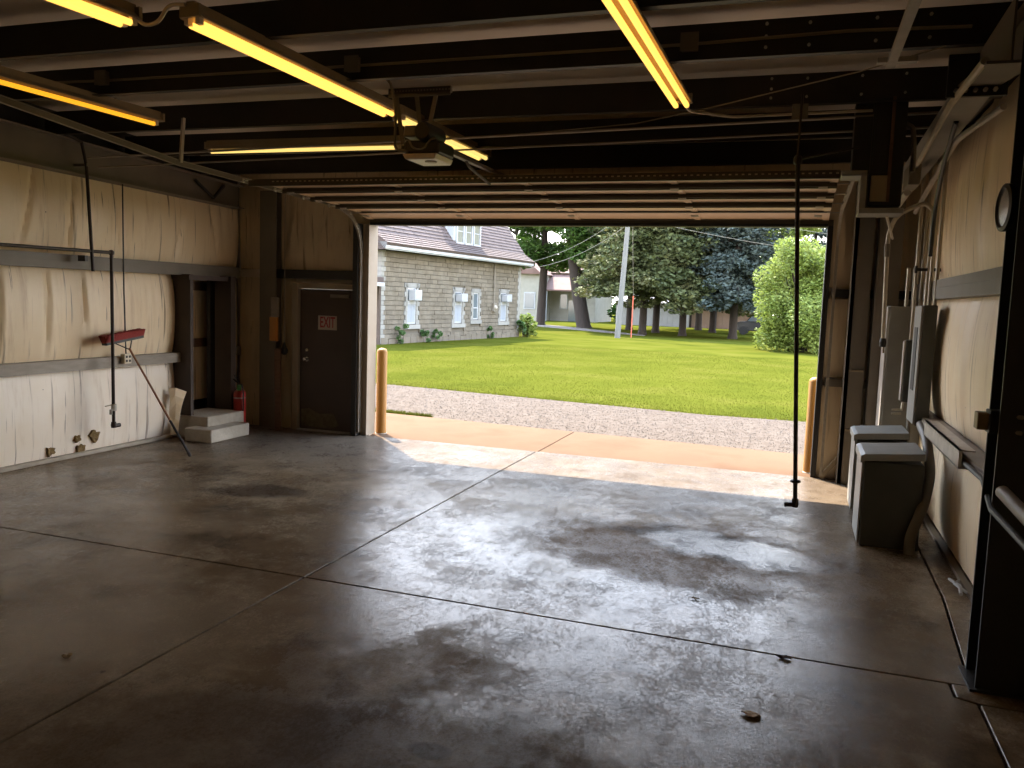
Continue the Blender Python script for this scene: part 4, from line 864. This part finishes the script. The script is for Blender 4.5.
# eave, gambrel roof, dormer
hbox(MB(), -.55, Lh+.38, -.1, .62, Zt+.02, Zt+.28).build('fascia', 'white', hs); hbox(MB(), -.5, Lh+.34, -.1, .55, Zt-.03, Zt+.02).build('soffit', 'white', hs)
rpts = [(.68, Zt+.22), (.05, Zt+.62), (-1.75, Zt+3.1), (-4.25, Zt+4.2)]     # o, z: flared eave, steep face, upper slope
b = MB(); rows = []
for (oa, za), (ob, zb) in zip(rpts, rpts[1:]):
    ln_ = math.hypot(ob-oa, zb-za); k = max(1, round(ln_/.21))
    for i in range(k): rows.append((oa+(ob-oa)*i/k, za+(zb-za)*i/k, oa+(ob-oa)*(i+1)/k, za+(zb-za)*(i+1)/k))
for j, (oa, za, ob, zb) in enumerate(rows):
    s = -.6-random.uniform(0, .5); hip = 0
    while s < Lh+.4-hip:
        e_ = min(s+random.uniform(.55, .8), Lh+.4-hip); p = max(s, -.6)
        if e_-p > .08:
            dx = (zb-za); dz = -(ob-oa); ln_ = math.hypot(dx, dz); dx, dz = dx/ln_*.035, dz/ln_*.035
            vs = [H(p+.006, oa, za), H(e_-.006, oa, za), H(e_-.006, ob, zb), H(p+.006, ob, zb), H(p+.006, oa+dx, za+dz), H(e_-.006, oa+dx, za+dz), H(e_-.006, ob+dx*.15, zb+dz*.15), H(p+.006, ob+dx*.15, zb+dz*.15)]
            b.add(vs, [(0,3,2,1),(4,5,6,7),(0,1,5,4),(1,2,6,5),(2,3,7,6),(3,0,4,7)])
        s = e_
b.build('roof_shingles', 'shingle', hs, stuff=True)
b = MB(); pr = [(o_, z) for o_, z in rpts] + [(-7.3, Zt+3.1), (-8.5, Zt+.3), (-8.5, Zt-.02), (0.5, Zt-.02)]
vsA = [H(-.55, o_, z-.01) for o_, z in pr]; vsB = [H(Lh+.35, o_, z-.01) for o_, z in pr]; nn = len(pr)
b.add(vsA+vsB, [tuple(range(nn)), tuple(range(2*nn-1, nn-1, -1))]+[(i, nn+i, nn+(i+1) % nn, (i+1) % nn) for i in range(nn)]); b.build('roof_deck', 'shingle', hs)
dm = MB(); hbox(dm, 6.0, 8.7, -3, -.06, Zt+.55, Zt+1.95); dmo = dm.build('dormer', 'white', hs)
hbox(MB(), 5.75, 8.95, -3.4, .22, Zt+1.92, Zt+2.08).build('dormer_roof', 'white', dmo)
q = MB(); q.prism([H(5.98, -.06, Zt+.56), H(5.98, -1.2, Zt+.56), H(5.98, -1.2, Zt+1.92), H(5.98, -.06, Zt+1.92)], -u*.02); q.build('cheek', 'white', dmo)
for k in range(3):
    s0 = 6.16+k*.84; f = MB(); hbox(f, s0, s0+.1, -.06, .02, Zt+.75, Zt+1.85); hbox(f, s0+.66, s0+.76, -.06, .02, Zt+.75, Zt+1.85); hbox(f, s0, s0+.76, -.06, .02, Zt+.67, Zt+.77); hbox(f, s0, s0+.76, -.06, .02, Zt+1.8, Zt+1.9); f.build('window_frame', 'white', dmo)
    hbox(MB(), s0+.1, s0+.66, -.06, -.04, Zt+.75, Zt+1.85).build('pane', 'glassday', dmo); hbox(MB(), s0+.1, s0+.66, -.05, -.02, Zt+1.28, Zt+1.32).build('sash_bar', 'white', dmo)
# porch bit at the near corner
t = thing('porch', 'small porch roof edge with a red brown door frame beside the house corner', 'porch', H(-1.2, -.6, G))
q = MB(); hbox(q, -1.9, -.1, -1.5, .25, 2.35, 2.5).build('fascia', 'white', t); q = MB(); hbox(q, -1.9, -.1, -1.6, .2, 2.5, 2.72).build('roof', 'shingle', t); q = MB(); hbox(q, -.14, -.02, -.9, .02, G, 2.35).build('door_frame', 'brown', t)

# ---- foliage generators
def cards(cent, n, size, seed, flat=.5, droop=0.):
    """n little folded leaf cards around the given centres (x,y,z,rx,ry,rz)"""
    r = np.random.default_rng(seed); cent = np.array(cent, float); vol = cent[:, 3]*cent[:, 4]*cent[:, 5]; idx = r.choice(len(cent), n, p=vol/vol.sum())
    v = r.normal(size=(n, 3)); v /= np.linalg.norm(v, axis=1)[:, None]; rad = r.uniform(.25, 1, n)**.45
    P = cent[idx, :3] + v*rad[:, None]*cent[idx, 3:6]
    d = r.normal(size=(n, 3)); d[:, 2] = d[:, 2]*flat - droop; d /= np.linalg.norm(d, axis=1)[:, None]
    up = r.normal(size=(n, 3)); sd = np.cross(d, up); sd /= np.linalg.norm(sd, axis=1)[:, None]+1e-9
    sz = size*r.uniform(.55, 1.3, n)[:, None]; q = np.empty((n, 4, 3)); nn_ = np.cross(sd, d)
    q[:, 0] = P - d*sz; q[:, 1] = P + sd*sz*.5 + nn_*sz*.15; q[:, 2] = P + d*sz; q[:, 3] = P - sd*sz*.5 + nn_*sz*.15
    return q.reshape(-1, 3), np.arange(4*n).reshape(-1, 4)
def broad_tree(label, x, y, h, spread, base, n, size, m, tr, seed, lean=(0, 0), name='broadleaf_tree', blobs=26, group=None):
    r = np.random.default_rng(seed); t = thing(name, label, 'tree', (x, y, G), group)
    top = Vector((x+lean[0], y+lean[1], h*.8)); b0 = Vector((x, y, G-.1)); mid = b0.lerp(top, .5)+Vector((r.uniform(-.2, .2), 0, 0))
    b = MB(); b.tube([b0, b0+Vector((0, 0, .25)), b0.lerp(mid, .6), mid, top], [tr*1.3, tr*.92, tr*.8, tr*.68, tr*.2], 10)
    cent = []
    for i in range(blobs):
        z = base + (h-base)*r.uniform(.05, .95); k = math.sin(math.pi*min(1, .18+.8*(z-base)/(h-base))); a = r.uniform(0, 6.28); rad = spread*k*r.uniform(.2, .95); s_ = spread*r.uniform(.2, .36)
        ax_ = b0.lerp(top, min(1, (z-G)/(h*.8))); cent.append((ax_.x+rad*math.cos(a), ax_.y+rad*math.sin(a), z, s_, s_, s_*.7))
        if i % 3 == 0:
            st_ = b0.lerp(top, max(.25, min(.9, (z-1.2)/(h*.8)))); b.tube([st_, Vector(cent[-1][:3]).lerp(st_, .5)+Vector((0, 0, .2)), cent[-1][:3]], [tr*.32, tr*.22, tr*.06], 6)
    b.build('trunk', 'bark', t, smooth=True); V, F = cards(cent, n, size, seed); fastmesh('foliage', V, F, m, t)
    return t
def conifer(label, x, y, h, spread, base, n, size, m, tr, seed, name='pine_tree', droop=.25, gap=.62, group=None, pow_=.75):
    r = np.random.default_rng(seed); t = thing(name, label, 'tree', (x, y, G), group); b = MB()
    b.tube([(x, y, G-.1), (x, y, .3), (x+r.uniform(-.1, .1), y, h*.5), (x, y, h)], [tr*.95, tr*.72, tr*.5, .03], 10); cent = []
    z = base
    while z < h*.98:
        f_ = ((h-z)/(h-base))**pow_; L = spread*f_; k = r.integers(5, 8)
        for i in range(k):
            a = 6.28*i/k+r.uniform(-.4, .4); l_ = L*r.uniform(.7, 1.12)+.2; b.tube([(x, y, z), (x+l_*.6*math.cos(a), y+l_*.6*math.sin(a), z-l_*droop*.45), (x+l_*math.cos(a), y+l_*math.sin(a), z-l_*droop)], [.05*tr/.3, .03, .01], 4)
            for q_ in (.35, .65, .92): cent.append((x+l_*q_*math.cos(a), y+l_*q_*math.sin(a), z-l_*droop*q_, .26*l_+.22, .26*l_+.22, .16+.06*l_))
        z += gap*r.uniform(.75, 1.2)
    b.build('trunk', 'bark', t, smooth=True); V, F = cards(cent, n, size, seed, .35, droop*.6); fastmesh('foliage', V, F, m, t); return t
broad_tree('dark green broadleaf tree on the left behind the stone house corner', -20.4, 67.5, 15, 5.2, 4.8, 26000, .19, 'leaf_d', .42, 31)
broad_tree('big leaning dark trunked broadleaf tree right of the old white house', -15.9, 64.4, 16, 5.4, 5.3, 28000, .19, 'leaf_d', .62, 32, lean=(-2.2, 0))
conifer('tall brownish green pine just right of the utility pole', -9.7, 55.6, 15, 3.7, 3.6, 26000, .16, 'leaf_p', .36, 41)
conifer('pine tree second in the row right of the utility pole', -9.6, 60.5, 15.5, 4.2, 4.0, 22000, .17, 'leaf_p', .36, 42)
conifer('pine tree third in the row, deepest behind the utility pole', -12.3, 64.5, 16, 3.9, 4.2, 20000, .18, 'leaf_p', .36, 43)
conifer('dark pine with low hanging boughs at the middle of the lawn edge', -7.2, 56.7, 14.5, 4.0, 3.3, 26000, .16, 'leaf_p', .34, 44, droop=.35)
conifer('thin trunked pine behind the pale shed gap', -7.9, 72.6, 17, 4.4, 4.2, 15000, .21, 'leaf_p', .40, 45)
conifer('thin trunked dark spruce left of the blue spruce', -6.2, 66.9, 16, 3.4, 3.2, 15000, .18, 'leaf_s', .36, 46, name='spruce_tree', droop=.4)
conifer('blue green spruce with a bare lower trunk left of the big bush', -3.85, 55.5, 16, 3.2, 3.2, 24000, .15, 'leaf_s', .38, 47, name='spruce_tree', droop=.35)
def bush(label, x, y, h, rad, n, size, m, seed, name='bush', cat='bush', blobs=26):
    r = np.random.default_rng(seed); t = thing(name, label, cat, (x, y, G)); b = MB(); cent = []
    for i in range(blobs):
        a = r.uniform(0, 6.28); z = h*r.uniform(.04, .86); k = rad*(math.sqrt(max(.05, 1-((z/h-.35)/.75)**2)))*r.uniform(.1, .8); p = (x+k*math.cos(a), y+k*math.sin(a), z); s_ = rad*r.uniform(.24, .4)
        cent.append((*p, s_, s_, s_*.95))
        if i % 2 == 0: b.tube([(x+.1*math.cos(a), y+.1*math.sin(a), G-.05), (x+.5*k*math.cos(a), y+.5*k*math.sin(a), z*.6), p], [.04*h/4, .03*h/4, .01], 5)
    b.build('stems', 'bark', t); V, F = cards(cent, n, size, seed); V[:, 2] = np.maximum(V[:, 2], G); fastmesh('foliage', V, F, m, t); return t
bush('big light green bush at the right of the lawn behind the hanging pipe', .35, 42.5, 5.6, 2.5, 42000, .085, 'leaf_b', 51, blobs=70)
bush('small green shrub at the far corner of the stone house', -14.3, 44.6, 1.25, .7, 1200, .10, 'leaf_b', 52)
for i, (s_, h_, lab) in enumerate(((1.2, .9, 'tall dark weed at the stone house base near the first window'), (3.1, .5, 'low weed clump at the stone house base right of the first window'), (4.2, .55, 'low weed clump at the stone house base left of the second window'), (9.6, .6, 'low weed clump at the stone house base under the meter'))):
    p = H(s_, .25, G); bush(lab, p.x, p.y, h_, .22+.12*h_, 700, .045, 'leaf_w', 60+i, 'weed', 'weed', 8)
p = H(13.1, .35, G); bush('dark low bush hugging the far end of the stone house wall', p.x, p.y, .95, .4, 500, .08, 'leaf_w', 66, 'shrub', 'bush', 10)
for i, (x, y, h, s_, m, lab) in enumerate(((3.6, 60, 12, 3.6, 'leaf_b', 'light green broadleaf tree rising behind the right end of the big bush'), (-1.0, 78, 15, 3.8, 'leaf_b', 'pale green tree far behind the big bush'),
        (-12.5, 96, 15, 6.5, 'leaf_d', 'distant dark green tree seen between the pines'), (-19.5, 105, 17, 7.5, 'leaf_d', 'distant tree behind the leaning trunked tree'), (-4.8, 100, 13, 6, 'leaf_d', 'distant tree behind the blue spruce'),
        (-31, 92, 15, 7, 'leaf_d', 'distant tree behind the old white house'), (8, 90, 15, 7, 'leaf_d', 'distant tree at the right edge of the opening'))):
    broad_tree(lab, x, y, h, s_, 1.2 if i > 1 else 2.0, 11000, .26 if i > 1 else .20, m, .35, 70+i, blobs=30)
conifer('tall thin conifer far behind the big bush against the bright sky', 1.2, 84, 19, 3.2, 5, 9000, .20, 'leaf_s', .3, 81, name='spruce_tree', gap=1.1)
for i, (x, y, lab) in enumerate(((-16.3, 84, 'low green hedge bush behind the leaning trunked tree'), (-13.6, 82, 'low green hedge bush behind the utility pole'), (-10.8, 88, 'low hedge bush between the pine trunks'))):
    bush(lab, x, y, 2.3, 2.0, 1500, .26, 'leaf_d', 90+i)

# ---- old white house, sheds, track, pole, car
t = thing('white_house', 'old white house with a rusty porch roof seen between the two left trunks', 'house', (-24, 82, G))
MB().box(-29.5, -24.4, 80, 90, G, 4.6).box(-24.4, -19.6, 84, 92, G, 4.9).build('wall', 'cream', t)
MB().prism([(-29.9, 79.6, 4.6), (-24.1, 79.6, 4.6), (-27, 79.6, 7.0)], (0, 10.8, 0)).build('roof', 'rust', t)
MB().prism([(-24.4, 81.6, 3.0), (-24.4, 84.1, 4.75), (-24.4, 84.1, 4.9), (-24.4, 81.6, 3.15)], (4.4, 0, 0)).build('porch_roof', 'rust', t)
MB().prism([(-24.6, 83.7, 4.9), (-24.6, 88, 7.4), (-24.6, 92.3, 4.9)], (5.2, 0, 0)).build('roof', 'rust', t)
MB().prism([(-21.2, 83.6, 4.9), (-19.2, 83.6, 4.9), (-20.2, 83.6, 6.6)], (0, .4, 0)).build('gable', 'cream', t)
for x0, x1, z0, z1 in ((-28.4, -27.4, .3, 2.3), (-25.9, -24.9, 1.2, 2.7), (-23.3, -22.6, 1.3, 2.7), (-21.7, -20.9, 2.2, 3.2)):
    y = 80 if x1 < -24.4 else 84
    f = MB().box(x0-.1, x1+.1, y-.06, y, z0-.1, z1+.1).build('window', 'white', t); MB().box(x0, x1, y-.08, y-.06, z0, z1).build('pane', 'glass', f)
f = MB().box(-22.4, -21.4, 83.9, 84, G, 2.1).build('door', 'glass', t)
MB().box(-24.2, -24.1, 81.7, 81.8, G, 3.0).box(-20.3, -20.2, 81.7, 81.8, G, 3.0).build('porch_posts', 'white', t)
tag(MB().prism([(-23, 66.5, G), (-18, 62.0, G), (-12, 56.0, G), (-9.2, 53.6, G), (-9.4, 55.2, G), (-12, 58.6, G), (-18, 66.5, G), (-23, 71, G)], (0, 0, .012)).build('dirt_track', 'path', origin=(-15, 60, G)), 'worn dirt track crossing the grass below the far trees', 'track')
t = thing('long_shed', 'long low shed with white and peach siding behind the pines', 'shed', (-9, 84, G))
q = MB()
for k in range(14): q.box(-16.6+k*.5, -16.6+k*.5+.48, 80, 80.06+.0, G, 2.15)
q.box(-16.6, -9.6, 80.06, 86, G, 2.15); q.build('white_siding', 'shedwhite', t); q = MB()
for k in range(14): q.box(-9.55+k*.5, -9.55+k*.5+.48, 80.4, 80.46, G, 2.15)
q.box(-9.55, -2.5, 80.46, 86, G, 2.15); q.build('peach_siding', 'shedtan', t)
MB().prism([(-16.9, 79.6, 2.15), (-16.9, 83, 3.2), (-16.9, 86.4, 2.15)], (14.7, 0, 0)).build('roof', 'shedwhite', t)
MB().box(-9.62, -9.4, 80.2, 80.4, G, 2.2).box(-7.3, -7.1, 80.3, 80.4, G, 2.2).build('corner_boards', 'bark', t)
# parked car mostly hidden by the bush
t = thing('parked_car', 'dark parked car peeking out left of the big bush', 'car', (-2.9, 66, G))
MB().prism([(-4.4, 65.2, .25), (-4.45, 65.2, .75), (-4.1, 65.2, .92), (-3.6, 65.2, .95), (-3.2, 65.2, 1.45), (-1.8, 65.2, 1.5), (-.9, 65.2, 1.0), (-.3, 65.2, .9), (-.3, 65.2, .25)], (0, 1.75, 0)).build('body', 'carpaint', t, bevel=.05)
MB().prism([(-3.5, 65.18, .98), (-3.15, 65.18, 1.40), (-1.85, 65.18, 1.44), (-1.1, 65.18, 1.0)], (0, 1.79, 0)).build('windows', 'glass', t)
for x in (-3.75, -1.0):
    for y in (65.15, 66.8): MB().lathe((x, y, .28), [(.33, 0), (.33, .2), (.2, .21)], 18, (0, 1, 0)).build('wheel', 'rubber', t)
MB().box(-4.5, -4.4, 65.25, 66.9, .35, .5).build('bumper', 'chrome', t, bevel=.02)
# utility pole with guy marker and lines
t = thing('utility_pole', 'weathered grey utility pole standing on the lawn in front of the pines', 'utility pole', (-9.94, 48.6, G))
MB().tube([(-9.94, 48.6, G-.1), (-9.72, 48.6, 4.2), (-9.45, 48.6, 10.2)], [.17, .15, .11], 12).build('pole', 'polewood', t, smooth=True)
MB().obox((-10.5, 48.45, 9.7), (-8.4, 48.45, 9.7), .1, .12).build('crossarm', 'polewood', t)
t = thing('guy_marker', 'red orange guy wire marker beside the utility pole', 'marker', (-9.3, 50.2, G))
MB().cyl((-9.42, 50.2, G), (-9.40, 50.2, 2.45), .035, n=10).build('sleeve', 'redmark', t, smooth=True); MB().cyl((-9.40, 50.2, 2.4), (-9.5, 48.8, 8.8), .012, n=5).build('wire', 'steel', t)
def wire(lab, a, c, sag):
    a, c = Vector(a), Vector(c); pts = [a.lerp(c, i/14)-Vector((0, 0, sag*4*(i/14)*(1-i/14))) for i in range(15)]
    tag(MB().tube(pts, .011, 5).build('power_line', 'steel', origin=a), lab, 'wire')
e0 = H(Lh-.3, .5, 3.7)
wire('lower power line from the stone house to the utility pole', e0, (-9.6, 48.6, 6.6), .5); wire('upper power line from the stone house to the utility pole', e0+Vector((0, .3, .35)), (-9.55, 48.6, 7.4), .45)
wire('power line running right from the utility pole past the pines', (-9.5, 48.5, 8.4), (14, 50, 5.4), .9); wire('second power line running right from the utility pole, lower one', (-9.55, 48.5, 7.0), (14, 50, 4.6), .8)

# repeats of a kind share a group
GROUPS = {'fluorescent_light': 'fluorescent lights under the roof', 'junction_box': 'junction boxes under the roof', 'transformer': 'grey floor boxes at the right wall', 'air_conditioner': 'air conditioners in the stone house windows',
          'bollard': 'yellow bollards at the opening', 'pine_tree': 'pines beyond the lawn', 'spruce_tree': 'spruces beyond the lawn', 'broadleaf_tree': 'broadleaf trees beyond the lawn', 'weed': 'weeds along the stone house', 'steel_column': 'steel columns of the garage',
          'conduit': 'conduits in the garage', 'power_line': 'power lines', 'door_track': 'tracks of the overhead door', 'rafter': 'roof beams of the garage', 'dry_leaf': 'leaves on the floor', 'flexible_conduit': 'flexible conduits at the right wall'}
for o in bpy.data.objects:
    k = o.name.split('.')[0]
    if k in GROUPS and o.parent is None and 'category' in o: o['group'] = GROUPS[k]
